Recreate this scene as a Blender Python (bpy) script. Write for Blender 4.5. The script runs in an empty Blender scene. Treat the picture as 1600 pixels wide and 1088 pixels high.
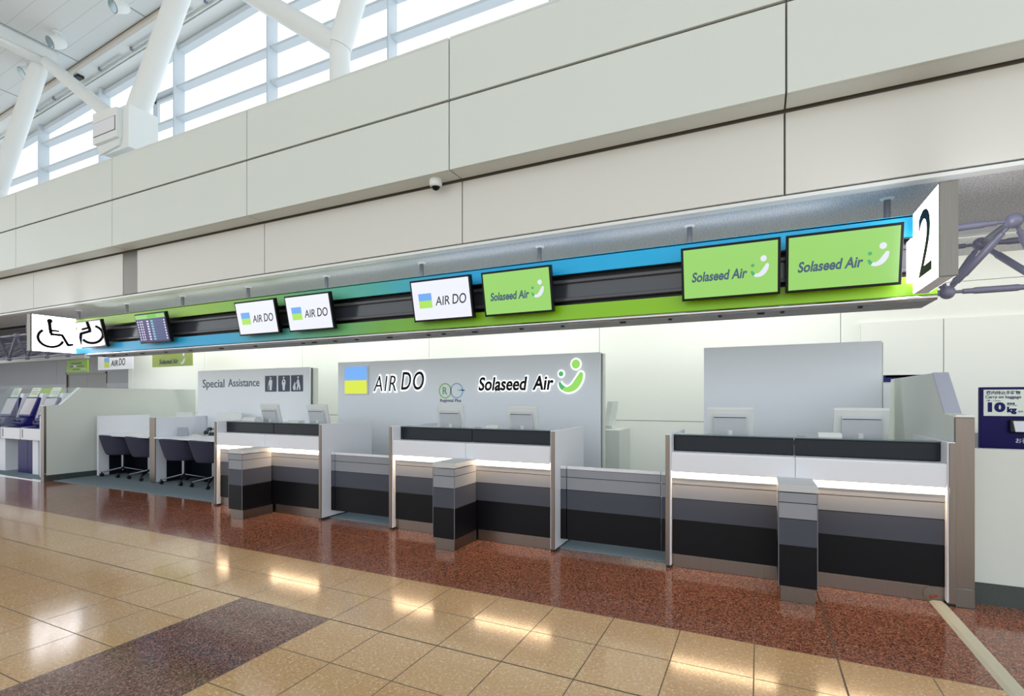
import bpy, bmesh, math, random
from mathutils import Vector, Matrix
random.seed(7)
S = bpy.context.scene
C = S.collection
PI = math.pi
R = math.radians

# ------------------------------------------------------------------ camera
cam_data = bpy.data.cameras.new('camera')
cam = bpy.data.objects.new('camera', cam_data)
C.objects.link(cam)
cam.location = (0, 0, 1.39)
cam.rotation_euler = (R(90), 0, R(25.6))
cam_data.sensor_width = 36
cam_data.lens = 36 * 803.4 / 1600
cam_data.shift_y = 79.4 / 1600
cam_data.clip_end = 200
S.camera = cam
S.view_settings.view_transform = 'Standard'
S.view_settings.look = 'None'
S.view_settings.gamma = 1
S.view_settings.exposure = 0.08

# ------------------------------------------------------------------ world: bright overcast sky
w = bpy.data.worlds.new('overcast_sky')
S.world = w
w.use_nodes = True
bg = w.node_tree.nodes['Background']
bg.inputs[0].default_value = (0.915, 0.97, 1.0, 1)
bg.inputs[1].default_value = 1.6


def area_light(name, loc, rot, sx, sy, power, col):
    d = bpy.data.lights.new(name, 'AREA')
    d.shape = 'RECTANGLE'
    d.size, d.size_y = sx, sy
    d.energy = power
    d.color = col
    o = bpy.data.objects.new(name, d)
    C.objects.link(o)
    o.location = loc
    o.rotation_euler = rot
    return o


# linear luminaires hung from the soffit behind the gantry, washing the back wall
COVE_X = (-12.2, -9.2, -6.2, -3.2, -0.2, 2.8)
for x in COVE_X:
    area_light('cove_lamp', (x, 6.2, 2.87), (R(48), 0, 0), 2.6, 0.12, 22 if x < 2 else 12, (1.0, 0.99, 0.94))

# added fill lamps, out of sight on top of the gantry, brightening the soffit
FILL_X = (-9.3, -7.1, -4.9, -2.7, -0.5)
for x in FILL_X:
    area_light('soffit_fill_lamp', (x, 4.93, 2.80), (R(180), 0, 0), 2.1, 0.06, 1.0, (0.95, 0.96, 1.0))

# ------------------------------------------------------------------ materials


def lin(c):
    c = c / 255
    return c / 12.92 if c <= 0.04045 else ((c + 0.055) / 1.055) ** 2.4


def rgb(r, g, b):
    return (lin(r), lin(g), lin(b), 1)


class NT:
    """small node-tree helper"""

    def __init__(self, name):
        self.m = bpy.data.materials.new(name)
        self.m.use_nodes = True
        self.t = self.m.node_tree
        self.b = self.t.nodes['Principled BSDF']
        self.L = self.t.links.new

    def n(self, typ, **kw):
        nd = self.t.nodes.new(typ)
        for k, v in kw.items():
            setattr(nd, k, v)
        return nd

    def math(self, op, a, b=None, c=None, clamp=False):
        nd = self.n('ShaderNodeMath', operation=op, use_clamp=clamp)
        for i, v in enumerate((a, b, c)):
            if v is None:
                continue
            if isinstance(v, (int, float)):
                nd.inputs[i].default_value = v
            else:
                self.L(v, nd.inputs[i])
        return nd.outputs[0]

    def mix(self, f, a, b):
        nd = self.n('ShaderNodeMix', data_type='RGBA')
        for i, v in ((0, f), (6, a), (7, b)):
            if isinstance(v, (int, float)):
                nd.inputs[i].default_value = v
            elif isinstance(v, tuple):
                nd.inputs[i].default_value = v
            else:
                self.L(v, nd.inputs[i])
        return nd.outputs[2]

    def coords(self):
        tc = self.n('ShaderNodeTexCoord')
        sp = self.n('ShaderNodeSeparateXYZ')
        self.L(tc.outputs['Object'], sp.inputs[0])
        return tc.outputs['Object'], sp.outputs[0], sp.outputs[1], sp.outputs[2]

    def ramp(self, f, stops, interp='LINEAR'):
        nd = self.n('ShaderNodeValToRGB')
        nd.color_ramp.interpolation = interp
        e = nd.color_ramp.elements
        while len(e) < len(stops):
            e.new(0.5)
        for i, (p, c) in enumerate(stops):
            e[i].position = p
            e[i].color = c
        self.L(f, nd.inputs[0])
        return nd.outputs[0]

    def set(self, **kw):
        names = dict(rough='Roughness', metal='Metallic', spec='Specular IOR Level', coat='Coat Weight')
        for k, v in kw.items():
            self.b.inputs[names[k]].default_value = v


def plain(name, col, rough=0.5, metal=0.0, spec=0.5, var=0.03, scale=6.0, bump=0.0):
    t = NT(name)
    t.set(rough=rough, metal=metal, spec=spec)
    co, x, y, z = t.coords()
    nz = t.n('ShaderNodeTexNoise')
    nz.inputs['Scale'].default_value = scale
    nz.inputs['Detail'].default_value = 3
    t.L(co, nz.inputs['Vector'])
    c2 = tuple(max(0, c * (1 - var)) for c in col[:3]) + (1,)
    t.L(t.mix(nz.outputs['Fac'], col, c2), t.b.inputs['Base Color'])
    if bump:
        bp = t.n('ShaderNodeBump')
        bp.inputs['Strength'].default_value = bump
        bp.inputs['Distance'].default_value = 0.002
        t.L(nz.outputs['Fac'], bp.inputs['Height'])
        t.L(bp.outputs[0], t.b.inputs['Normal'])
    return t.m


def emit(name, col, strength=1.0, rough=0.25, base=(0.02, 0.02, 0.02, 1)):
    t = NT(name)
    t.set(rough=rough)
    t.b.inputs['Base Color'].default_value = base
    t.b.inputs['Emission Color'].default_value = col
    t.b.inputs['Emission Strength'].default_value = strength
    return t.m


def brushed(name, col, rough=0.32):
    t = NT(name)
    t.set(metal=1.0, rough=rough)
    co, x, y, z = t.coords()
    mp = t.n('ShaderNodeMapping')
    mp.inputs['Scale'].default_value = (90, 90, 1.2)
    t.L(co, mp.inputs[0])
    nz = t.n('ShaderNodeTexNoise')
    nz.inputs['Scale'].default_value = 3
    t.L(mp.outputs[0], nz.inputs['Vector'])
    c2 = tuple(c * 0.8 for c in col[:3]) + (1,)
    t.L(t.mix(nz.outputs['Fac'], col, c2), t.b.inputs['Base Color'])
    t.L(t.math('MULTIPLY_ADD', nz.outputs['Fac'], 0.16, rough - 0.08), t.b.inputs['Roughness'])
    return t.m


def glass(name, tint=(0.93, 0.97, 0.96, 1), gloss=0.10, frost=0.0):
    t = NT(name)
    tr = t.n('ShaderNodeBsdfTransparent')
    tr.inputs[0].default_value = tint
    gl = t.n('ShaderNodeBsdfGlossy')
    gl.inputs['Roughness'].default_value = 0.03
    mx = t.n('ShaderNodeMixShader')
    lw = t.n('ShaderNodeLayerWeight')
    lw.inputs[0].default_value = 0.12
    t.L(t.math('MULTIPLY_ADD', lw.outputs['Fresnel'], 0.25, gloss * 0.15, clamp=True), mx.inputs[0])
    t.L(tr.outputs[0], mx.inputs[1])
    t.L(gl.outputs[0], mx.inputs[2])
    out = mx
    if frost:
        df = t.n('ShaderNodeBsdfDiffuse')
        df.inputs[0].default_value = (0.85, 0.9, 0.9, 1)
        m2 = t.n('ShaderNodeMixShader')
        m2.inputs[0].default_value = frost
        t.L(mx.outputs[0], m2.inputs[1])
        t.L(df.outputs[0], m2.inputs[2])
        out = m2
    t.L(out.outputs[0], t.t.nodes['Material Output'].inputs[0])
    return t.m


TILE = 0.4022
GY = 3.222        # edge between the tan tiles and the granite border


def floor_material():
    t = NT('polished_stone_floor')
    co, x, y, z = t.coords()
    # tile joints
    def joint(c, off, pitch, wd):
        f = t.math('FRACT', t.math('DIVIDE', t.math('SUBTRACT', c, off), pitch))
        d = t.math('ABSOLUTE', t.math('SUBTRACT', f, 0.5))
        return t.math('GREATER_THAN', d, 0.5 - wd / pitch / 2)
    jx = joint(x, -0.021, TILE, 0.006)
    jy = joint(y, GY, TILE * 0.991, 0.006)
    j = t.math('MAXIMUM', jx, jy)
    def heavy(c, v, wd):
        return t.math('LESS_THAN', t.math('ABSOLUTE', t.math('SUBTRACT', c, v)), wd / 2)
    jh = t.math('MAXIMUM', heavy(y, 2.428, 0.009), heavy(x, 0.381, 0.010))
    jt = t.math('MAXIMUM', j, jh)
    # tan terrazzo tile
    v1 = t.n('ShaderNodeTexVoronoi'); v1.inputs['Scale'].default_value = 95
    t.L(co, v1.inputs['Vector'])
    n1 = t.n('ShaderNodeTexNoise'); n1.inputs['Scale'].default_value = 60; n1.inputs['Detail'].default_value = 4
    t.L(co, n1.inputs['Vector'])
    n2 = t.n('ShaderNodeTexNoise'); n2.inputs['Scale'].default_value = 2.2
    t.L(co, n2.inputs['Vector'])
    tan = t.ramp(n1.outputs['Fac'], [(0.3, (0.50, 0.295, 0.14, 1)), (0.7, (0.67, 0.445, 0.24, 1))])
    # per-tile shade
    cell = t.n('ShaderNodeTexWhiteNoise', noise_dimensions='2D')
    cmb = t.n('ShaderNodeCombineXYZ')
    t.L(t.math('FLOOR', t.math('DIVIDE', t.math('SUBTRACT', x, -0.021), TILE)), cmb.inputs[0])
    t.L(t.math('FLOOR', t.math('DIVIDE', t.math('SUBTRACT', y, GY), TILE * 0.991)), cmb.inputs[1])
    t.L(cmb.outputs[0], cell.inputs['Vector'])
    tan = t.mix(t.math('MULTIPLY', cell.outputs['Value'], 0.22), tan, (0.64, 0.47, 0.28, 1))
    sp = t.n('ShaderNodeSeparateColor'); t.L(v1.outputs['Color'], sp.inputs[0])
    chip = t.math('MULTIPLY', t.math('GREATER_THAN', sp.outputs[0], 0.86), t.math('LESS_THAN', v1.outputs['Distance'], 0.42))
    tan = t.mix(t.math('MULTIPLY', chip, 0.75), tan, (0.80, 0.70, 0.50, 1))
    # brown granite
    v2 = t.n('ShaderNodeTexVoronoi'); v2.inputs['Scale'].default_value = 150
    t.L(co, v2.inputs['Vector'])
    s2 = t.n('ShaderNodeSeparateColor'); t.L(v2.outputs['Color'], s2.inputs[0])
    gran = t.ramp(s2.outputs[0], [(0.0, (0.075, 0.03, 0.022, 1)), (0.25, (0.22, 0.078, 0.045, 1)), (0.6, (0.34, 0.125, 0.072, 1)), (0.85, (0.46, 0.22, 0.145, 1))], 'CONSTANT')
    patch = t.ramp(s2.outputs[1], [(0.0, (0.05, 0.026, 0.024, 1)), (0.25, (0.16, 0.075, 0.062, 1)), (0.6, (0.25, 0.12, 0.10, 1)), (0.85, (0.36, 0.21, 0.18, 1))], 'CONSTANT')
    inx = t.math('MULTIPLY', t.math('GREATER_THAN', x, -3.252), t.math('LESS_THAN', x, -2.436))
    inp = t.math('MULTIPLY', inx, t.math('LESS_THAN', y, 2.428))
    col = t.mix(inp, tan, patch)
    ing = t.math('GREATER_THAN', y, GY)
    col = t.mix(ing, col, gran)
    # granite carries wider slabs: its joints run every second tile
    jx2 = joint(x, -0.021, TILE * 2, 0.004)
    jg = t.math('MAXIMUM', joint(y, GY, TILE * 2, 0.004), jx2)
    dark = t.mix(ing, t.math('MULTIPLY', jt, t.math('SUBTRACT', 1.0, t.math('MULTIPLY', inp, 0.6))), t.math('MAXIMUM', t.math('MULTIPLY', jg, 0.4), heavy(x, 0.381, 0.010)))
    bw = t.n('ShaderNodeRGBToBW'); t.L(dark, bw.inputs[0])
    col = t.mix(t.math('MULTIPLY', bw.outputs[0], 0.88), col, (0.05, 0.042, 0.035, 1))
    t.L(col, t.b.inputs['Base Color'])
    rr = t.math('MULTIPLY_ADD', n2.outputs['Fac'], 0.05, 0.095)
    rr = t.math('MULTIPLY_ADD', bw.outputs[0], 0.4, rr)
    t.L(rr, t.b.inputs['Roughness'])
    t.set(spec=0.55)
    return t.m


def ceiling_material():
    t = NT('metal_ceiling_panels')
    co, x, y, z = t.coords()
    f = t.math('FRACT', t.math('DIVIDE', t.math('SUBTRACT', y, 5.429), 0.317))
    d = t.math('ABSOLUTE', t.math('SUBTRACT', f, 0.5))
    j = t.math('GREATER_THAN', d, 0.488)
    f2 = t.math('FRACT', t.math('DIVIDE', t.math('SUBTRACT', x, -11.6), 2.6))
    d2 = t.math('ABSOLUTE', t.math('SUBTRACT', f2, 0.5))
    j2 = t.math('GREATER_THAN', d2, 0.4925)
    t.L(t.mix(t.math('MAXIMUM', t.math('MULTIPLY', j, 0.45), t.math('MULTIPLY', j2, 0.8)), rgb(222, 228, 230), rgb(120, 126, 128)), t.b.inputs['Base Color'])
    t.set(rough=0.45)
    return t.m


def soffit_material():
    t = NT('speckled_acoustic_board')
    co, x, y, z = t.coords()
    n1 = t.n('ShaderNodeTexNoise'); n1.inputs['Scale'].default_value = 90; n1.inputs['Detail'].default_value = 3
    t.L(co, n1.inputs['Vector'])
    c = t.ramp(n1.outputs['Fac'], [(0.38, rgb(178, 180, 184)), (0.62, rgb(232, 233, 236))])
    t.L(c, t.b.inputs['Base Color'])
    t.set(rough=0.85)
    return t.m


def gradient_material(name, stops):
    t = NT(name)
    co, x, y, z = t.coords()
    f = t.math('DIVIDE', t.math('ADD', x, 10.55), 11.73, clamp=True)
    t.L(t.ramp(f, stops), t.b.inputs['Base Color'])
    t.set(rough=0.35, spec=0.4)
    return t.m


def carpet_material():
    t = NT('blue_grey_carpet')
    co, x, y, z = t.coords()
    n1 = t.n('ShaderNodeTexNoise'); n1.inputs['Scale'].default_value = 160; n1.inputs['Detail'].default_value = 2
    t.L(co, n1.inputs['Vector'])
    t.L(t.ramp(n1.outputs['Fac'], [(0.3, rgb(104, 120, 130)), (0.7, rgb(140, 156, 166))]), t.b.inputs['Base Color'])
    t.set(rough=0.95, spec=0.1)
    return t.m


M = {}
M['floor'] = floor_material()
M['ceiling'] = ceiling_material()
M['soffit'] = soffit_material()
M['carpet'] = carpet_material()
M['cladding'] = plain('grey_white_cladding', rgb(219, 227, 223), 0.42, var=0.03, scale=1.5)
M['cladding_low'] = plain('warm_white_cladding', rgb(221, 222, 218), 0.42, var=0.03, scale=1.5)
M['joint'] = plain('joint_shadow_gap', rgb(122, 121, 116), 0.8)
M['backwall'] = plain('white_back_wall', rgb(236, 240, 234), 0.5, var=0.015, scale=1)
M['greywall'] = plain('grey_metal_wall', rgb(186, 188, 194), 0.4, var=0.08, scale=2)
M['door'] = plain('grey_door_leaf', rgb(172, 174, 172), 0.4, var=0.04)
M['white'] = plain('white_laminate', rgb(230, 233, 241), 0.35, var=0.015)
M['white_metal'] = plain('white_painted_steel', rgb(232, 237, 237), 0.38, var=0.015)
M['offwhite'] = plain('off_white_laminate', rgb(214, 220, 214), 0.4, var=0.02)
M['frame'] = plain('pale_window_frame', rgb(206, 216, 224), 0.4, var=0.02)
M['panelgrey'] = plain('pale_grey_screen_board', rgb(236, 242, 249), 0.38, var=0.015, scale=1)
M['steel'] = brushed('brushed_steel', rgb(138, 128, 120))
M['steel_dark'] = brushed('brushed_steel_dark', rgb(132, 128, 122), 0.36)
M['chrome'] = plain('polished_aluminium', rgb(205, 208, 214), 0.18, metal=1.0)
M['chair_metal'] = plain('dark_chromed_steel', rgb(128, 130, 138), 0.22, metal=1.0)
M['pipe'] = plain('grey_painted_tube', rgb(126, 128, 152), 0.3, metal=0.0, spec=0.6)
M['rod'] = plain('grey_hanger_rod', rgb(112, 114, 122), 0.4)
M['charcoal'] = plain('charcoal_gloss_laminate', rgb(22, 29, 38), 0.3, var=0.08, spec=0.3)
M['lavender'] = plain('lavender_grey_cap', rgb(168, 173, 190), 0.4)
M['card_grey'] = plain('grey_card', rgb(158, 166, 178), 0.5)
M['black'] = plain('matt_black_plastic', rgb(20, 20, 22), 0.45)
M['blackgloss'] = plain('black_gloss_bezel', rgb(10, 10, 16), 0.3, spec=0.25)
M['band1'] = plain('light_grey_band', rgb(146, 150, 158), 0.42, spec=0.25, var=0.02)
M['band2'] = plain('mid_grey_band', rgb(74, 78, 90), 0.42, spec=0.25, var=0.03)
M['band3'] = plain('near_black_band', rgb(15, 16, 21), 0.42, spec=0.2, var=0.05)
M['gap'] = plain('dark_groove', rgb(36, 36, 38), 0.7)
M['led'] = emit('warm_led_strip', (1.0, 0.66, 0.36, 1), 34.0, base=(0.8, 0.8, 0.8, 1))
M['recess_glow'] = emit('painted_recess_glow', (1.0, 0.82, 0.6, 1), 1.2, base=(0.85, 0.85, 0.85, 1))  # glow stands in for strip light falling on the white recess band
M['lightbox'] = emit('lit_white_sign_face', (0.97, 0.96, 1.0, 1), 5.0, base=(0.8, 0.8, 0.8, 1))
M['halo'] = emit('lit_letter_halo', (1.0, 1.0, 1.0, 1), 0.95, base=(0.8, 0.8, 0.8, 1))
M['scr_white'] = emit('screen_white', rgb(238, 241, 252), 0.93, 0.2)
M['scr_green'] = emit('screen_green', rgb(152, 214, 104), 0.9, 0.2)
M['scr_off'] = plain('unlit_glossy_screen', rgb(10, 11, 18), 0.03, spec=1.0)
M['scr_off'].node_tree.nodes['Principled BSDF'].inputs['IOR'].default_value = 1.9
M['scr_fids'] = emit('flight_board_screen', rgb(52, 42, 110), 0.8, 0.2)
M['e_white'] = emit('screen_white_text', rgb(230, 226, 250), 0.9)
M['e_cyan'] = emit('screen_cyan_text', rgb(120, 190, 215), 0.9)
M['e_greenhead'] = emit('screen_green_header', rgb(140, 205, 110), 0.9)
M['e_green2'] = emit('screen_bright_green', rgb(92, 196, 30), 0.9)
M['e_row'] = emit('screen_row_blue', rgb(70, 84, 140), 0.7)
M['e_blue'] = emit('logo_blue_lit', rgb(104, 168, 240), 0.95)
M['e_yellow'] = emit('logo_yellow_lit', rgb(214, 228, 40), 0.95)
M['e_lime'] = emit('logo_lime_lit', rgb(170, 226, 90), 0.95)
M['e_smile'] = emit('logo_smile_lit', rgb(142, 214, 84), 0.95)
M['e_dkgreen'] = emit('logo_green_lit', rgb(60, 172, 96), 0.95)
M['e_pale'] = emit('logo_pale_lit', rgb(226, 230, 244), 0.95)
M['ink'] = plain('black_lettering', rgb(8, 8, 12), 0.5, spec=0.15)
M['ink_screen'] = emit('screen_black_text', rgb(14, 14, 30), 0.9)
M['ink_slate'] = emit('screen_slate_text', rgb(52, 86, 110), 0.9)
M['slate'] = plain('slate_lettering', rgb(62, 74, 92), 0.45)
M['navy_sq'] = plain('navy_pictogram_plate', rgb(46, 58, 84), 0.4)
M['navy'] = plain('navy_blue_board', rgb(20, 8, 84), 0.45, var=0.05, spec=0.2)
M['kiosk_navy'] = plain('kiosk_navy_shell', rgb(30, 26, 112), 0.4, var=0.06, spec=0.3)
M['kiosk_base'] = plain('kiosk_deep_blue_base', rgb(18, 8, 92), 0.4, var=0.06, spec=0.2)
M['kiosk_screen'] = emit('kiosk_screen', rgb(178, 170, 178), 0.55)
M['limeboard'] = plain('lime_green_board', rgb(150, 196, 34), 0.4, var=0.02)
M['soliv'] = plain('olive_green_board', rgb(156, 176, 84), 0.4, var=0.02)
M['paper'] = plain('white_paper', rgb(226, 236, 226), 0.6, var=0.02)
M['fabric'] = plain('slate_upholstery', rgb(66, 67, 84), 0.9, spec=0.2, var=0.12, scale=120, bump=0.2)
M['beige'] = plain('beige_trim', rgb(206, 200, 190), 0.5)
M['cable'] = plain('cream_cable_ramp', rgb(206, 204, 186), 0.55, var=0.08, scale=10)
M['granite_base'] = plain('dark_granite_base', rgb(74, 84, 82), 0.35, var=0.35, scale=90)
M['monitor'] = plain('pale_grey_monitor_shell', rgb(222, 226, 226), 0.45, var=0.01)
M['monitor_panel'] = plain('monitor_back_panel', rgb(196, 201, 206), 0.45, var=0.01)
M['spot_glass'] = plain('spotlight_lens', rgb(150, 170, 176), 0.08, metal=0.6)
M['void_shade'] = plain('ceiling_void_painted_shade', rgb(26, 26, 44), 0.8)  # the bay's unlit darkness is painted into this colour
M['glass'] = glass('clear_window_glass', (0.985, 0.995, 1.0, 1))
M['acrylic'] = glass('clear_acrylic', (0.93, 0.96, 0.97, 1), 0.12, frost=0.16)
M['frosted'] = glass('frosted_acrylic', (0.9, 0.94, 0.95, 1), 0.12, frost=0.12)
M['lamp_tube'] = emit('lamp_diffuser', (1, 0.99, 0.95, 1), 2.0, base=(0.8, 0.8, 0.8, 1))
LG = [(0.0, rgb(166, 200, 96)), (0.30, rgb(150, 200, 70)), (0.40, rgb(126, 192, 92)), (0.47, rgb(98, 184, 140)), (0.56, rgb(76, 180, 176)), (0.66, rgb(8, 178, 240)), (0.8, rgb(8, 182, 244)), (1.0, rgb(40, 190, 244))]
LB = [(0.0, rgb(44, 176, 230)), (0.33, rgb(40, 176, 230)), (0.42, rgb(86, 178, 180)), (0.49, rgb(100, 178, 124)), (0.57, rgb(116, 180, 66)), (0.68, rgb(138, 202, 24)), (0.85, rgb(142, 206, 20)), (1.0, rgb(148, 208, 34))]
M['grad_top'] = gradient_material('fascia_lime_to_sky_blue', LG)
M['grad_bot'] = gradient_material('fascia_sky_blue_to_lime', LB)

# ------------------------------------------------------------------ mesh builder


class MB:
    def __init__(self):
        self.v, self.f, self.mi, self.sm = [], [], [], []

    def add(self, vs, fs, mi=0, smooth=False):
        o = len(self.v)
        self.v += [tuple(p) for p in vs]
        for f in fs:
            self.f.append(tuple(i + o for i in f))
            self.mi.append(mi)
            self.sm.append(smooth)
        return self

    def box(self, x0, x1, y0, y1, z0, z1, mi=0):
        vs = [(x, y, z) for z in (z0, z1) for y in (y0, y1) for x in (x0, x1)]
        fs = [(0, 2, 3, 1), (4, 5, 7, 6), (0, 1, 5, 4), (2, 6, 7, 3), (0, 4, 6, 2), (1, 3, 7, 5)]
        return self.add(vs, fs, mi)

    def prism(self, poly, axis, a, b, mi=0):
        """poly: 2-D outline; axis 'x': (y,z) outline, 'y': (x,z), 'z': (x,y); extruded a..b"""
        def p3(p, t):
            return {'x': (t, p[0], p[1]), 'y': (p[0], t, p[1]), 'z': (p[0], p[1], t)}[axis]
        n = len(poly)
        vs = [p3(p, a) for p in poly] + [p3(p, b) for p in poly]
        fs = [tuple(range(n)), tuple(range(2 * n - 1, n - 1, -1))]
        fs += [(i, i + n, (i + 1) % n + n, (i + 1) % n) for i in range(n)]
        return self.add(vs, fs, mi)

    def tube(self, p0, p1, r0, r1=None, n=16, mi=0, caps=True):
        r1 = r0 if r1 is None else r1
        return self.lathe([(0, r0), (1, r1)], p0, p1, n, mi, caps)

    def lathe(self, prof, p0, p1, n=20, mi=0, caps=True):
        """prof: (t along p0-p1, radius)"""
        p0, p1 = Vector(p0), Vector(p1)
        d = p1 - p0
        q = d.normalized().to_track_quat('Z', 'Y')
        ex, ey = q @ Vector((1, 0, 0)), q @ Vector((0, 1, 0))
        vs, fs = [], []
        for t, r in prof:
            c = p0 + d * t
            for k in range(n):
                a = 2 * PI * k / n
                vs.append(c + ex * (r * math.cos(a)) + ey * (r * math.sin(a)))
        for i in range(len(prof) - 1):
            for k in range(n):
                k2 = (k + 1) % n
                fs.append((i * n + k, i * n + k2, (i + 1) * n + k2, (i + 1) * n + k))
        self.add(vs, fs, mi, True)
        if caps:
            m = len(prof) - 1
            self.add(vs[:n], [tuple(range(n - 1, -1, -1))], mi)
            self.add(vs[m * n:], [tuple(range(n))], mi)
        return self

    def sphere(self, c, r, n=16, mi=0, sz=1.0, t0=0.0, t1=PI):
        vs, fs = [], []
        m = n // 2
        for i in range(m + 1):
            t = t0 + (t1 - t0) * i / m
            for k in range(n):
                a = 2 * PI * k / n
                vs.append((c[0] + r * math.sin(t) * math.cos(a), c[1] + r * math.sin(t) * math.sin(a), c[2] + r * sz * math.cos(t)))
        for i in range(m):
            for k in range(n):
                k2 = (k + 1) % n
                fs.append((i * n + k, (i + 1) * n + k, (i + 1) * n + k2, i * n + k2))
        return self.add(vs, fs, mi, True)

    def disc(self, cx, cz, r, y0, y1, n=28, mi=0, sx=1.0):
        return self.prism([(cx + sx * r * math.cos(2 * PI * k / n), cz + r * math.sin(2 * PI * k / n)) for k in range(n)], 'y', y0, y1, mi)

    def stroke(self, pts, wd, y0, y1, mi=0):
        """a ribbon of width wd along 2-D points (x,z)"""
        L, Rr = [], []
        for i, p in enumerate(pts):
            a = Vector(pts[max(0, i - 1)]); b = Vector(pts[min(len(pts) - 1, i + 1)])
            d = (b - a).normalized()
            nn = Vector((-d.y, d.x))
            ww = wd[i] if isinstance(wd, (list, tuple)) else wd
            L.append(tuple(Vector(p) + nn * ww / 2)); Rr.append(tuple(Vector(p) - nn * ww / 2))
        for i in range(len(pts) - 1):
            self.prism([L[i], Rr[i], Rr[i + 1], L[i + 1]], 'y', y0, y1, mi)
        return self

    def xform(self, mat):
        self.v = [tuple(mat @ Vector(p)) for p in self.v]
        return self

    def build(self, name, mats, parent=None, bevel=0.0, loc=None, rot=None):
        me = bpy.data.meshes.new(name)
        me.from_pydata(self.v, [], self.f)
        bm = bmesh.new(); bm.from_mesh(me)
        bmesh.ops.recalc_face_normals(bm, faces=bm.faces)
        bm.to_mesh(me); bm.free()
        if not isinstance(mats, (list, tuple)):
            mats = [mats]
        for m in mats:
            me.materials.append(M[m] if isinstance(m, str) else m)
        for p, i, s in zip(me.polygons, self.mi, self.sm):
            p.material_index = i
            p.use_smooth = s
        if any(self.sm):
            me.set_sharp_from_angle(angle=R(32))
        o = bpy.data.objects.new(name, me)
        C.objects.link(o)
        if parent:
            o.parent = parent
        if loc:
            o.location = loc
        if rot:
            o.rotation_euler = rot
        if bevel:
            b = o.modifiers.new('bevel', 'BEVEL')
            b.width = bevel; b.segments = 2; b.limit_method = 'ANGLE'; b.angle_limit = R(40)
        return o


def tag(o, label, cat, group=None):
    o['label'] = label
    o['category'] = cat
    if group:
        o['group'] = group
    return o


def thing(name, label, cat, loc=(0, 0, 0), rot=(0, 0, 0), group=None):
    o = bpy.data.objects.new(name, None)
    o.empty_display_size = 0.1
    C.objects.link(o)
    o.location = loc
    o.rotation_euler = rot
    return tag(o, label, cat, group)


def struct(name, mb, mats, parent=None, bevel=0.0):
    o = mb.build(name, mats, parent, bevel)
    if not parent:
        o['kind'] = 'structure'
    return o


def copy_tree(o, parent=None):
    c = o.copy()
    C.objects.link(c)
    if parent:
        c.parent = parent
    for ch in [k for k in bpy.data.objects if k.parent == o]:
        copy_tree(ch, c)
    return c


def text_mb(s, x0, x1, z0, z1, y, shear=0.0, bold=0.0, thick=0.004, axis='y', fit=True, sp=1.0):
    """lettering as a mesh filling x0..x1, z0..z1, its face at y looking towards -Y"""
    cu = bpy.data.curves.new('lettering', 'FONT')
    cu.body = s
    cu.size = 1
    cu.space_character = sp
    cu.offset = bold
    cu.resolution_u = 4
    ob = bpy.data.objects.new('lettering', cu)
    C.objects.link(ob)
    bpy.context.view_layer.update()
    dg = bpy.context.evaluated_depsgraph_get()
    me = bpy.data.meshes.new_from_object(ob.evaluated_get(dg))
    vs = [v.co.copy() for v in me.vertices]
    fs = [tuple(p.vertices) for p in me.polygons]
    bpy.data.objects.remove(ob)
    bpy.data.curves.remove(cu)
    bpy.data.meshes.remove(me)
    mb = MB()
    if not vs:
        return mb
    for v in vs:
        v.x += shear * v.y
    xa, xb = min(v.x for v in vs), max(v.x for v in vs)
    ya, yb = min(v.y for v in vs), max(v.y for v in vs)
    kx = (x1 - x0) / (xb - xa); kz = (z1 - z0) / (yb - ya)
    P = [(x0 + (v.x - xa) * kx, y, z0 + (v.y - ya) * kz) for v in vs]
    n = len(P)
    mb.add(P, fs)
    # side walls give the letters their thickness
    ed = {}
    for f in fs:
        for i in range(len(f)):
            e = (f[i], f[(i + 1) % len(f)])
            k = tuple(sorted(e))
            ed.setdefault(k, []).append(e)
    back = [(p[0], y + thick, p[2]) for p in P]
    sides = [(a[0][0], a[0][1], a[0][1] + n, a[0][0] + n) for a in ed.values() if len(a) == 1]
    mb.add(P + back, sides)
    return mb


# ------------------------------------------------------------------ logo pieces (drawn on local x/z planes looking to -Y)
def smile(parent, cx, cz, s, y, face, dots, dark, names=('smile', 'large_dot', 'small_dot', 'smile_tip'), grow=0.0):
    """curved smile with two dots, overall height s"""
    K = [(-0.36, -0.20, 0.08), (-0.28, -0.345, 0.145), (-0.10, -0.425, 0.165), (0.11, -0.335, 0.225), (0.26, -0.13, 0.22), (0.325, 0.03, 0.15)]
    pts, wd = [], []
    n = len(K)
    for i in range(n - 1):
        p = [Vector(K[max(0, min(n - 1, i + d))]) for d in (-1, 0, 1, 2)]
        for j in range(6 + (i == n - 2)):
            u = j / 6
            q = 0.5 * ((2 * p[1]) + (p[2] - p[0]) * u + (2 * p[0] - 5 * p[1] + 4 * p[2] - p[3]) * u * u + (3 * p[1] - p[0] - 3 * p[2] + p[3]) * u ** 3)
            pts.append((cx + q.x * s, cz + q.y * s)); wd.append(q.z * s + 2 * grow)
    MB().stroke(pts[:9], wd[:9], y, y + 0.003).build(names[3], dark, parent)
    MB().stroke(pts[8:], wd[8:], y, y + 0.003).disc(pts[-1][0], pts[-1][1], wd[-1] / 2, y, y + 0.003, 20).build(names[0], face, parent)
    MB().disc(cx + 0.165 * s, cz + 0.345 * s, 0.142 * s + grow, y, y + 0.003, 28, sx=0.95).build(names[1], dots, parent)
    MB().disc(cx - 0.31 * s, cz + 0.06 * s, 0.08 * s + grow, y, y + 0.003, 24).build(names[2], dark, parent)


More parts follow.
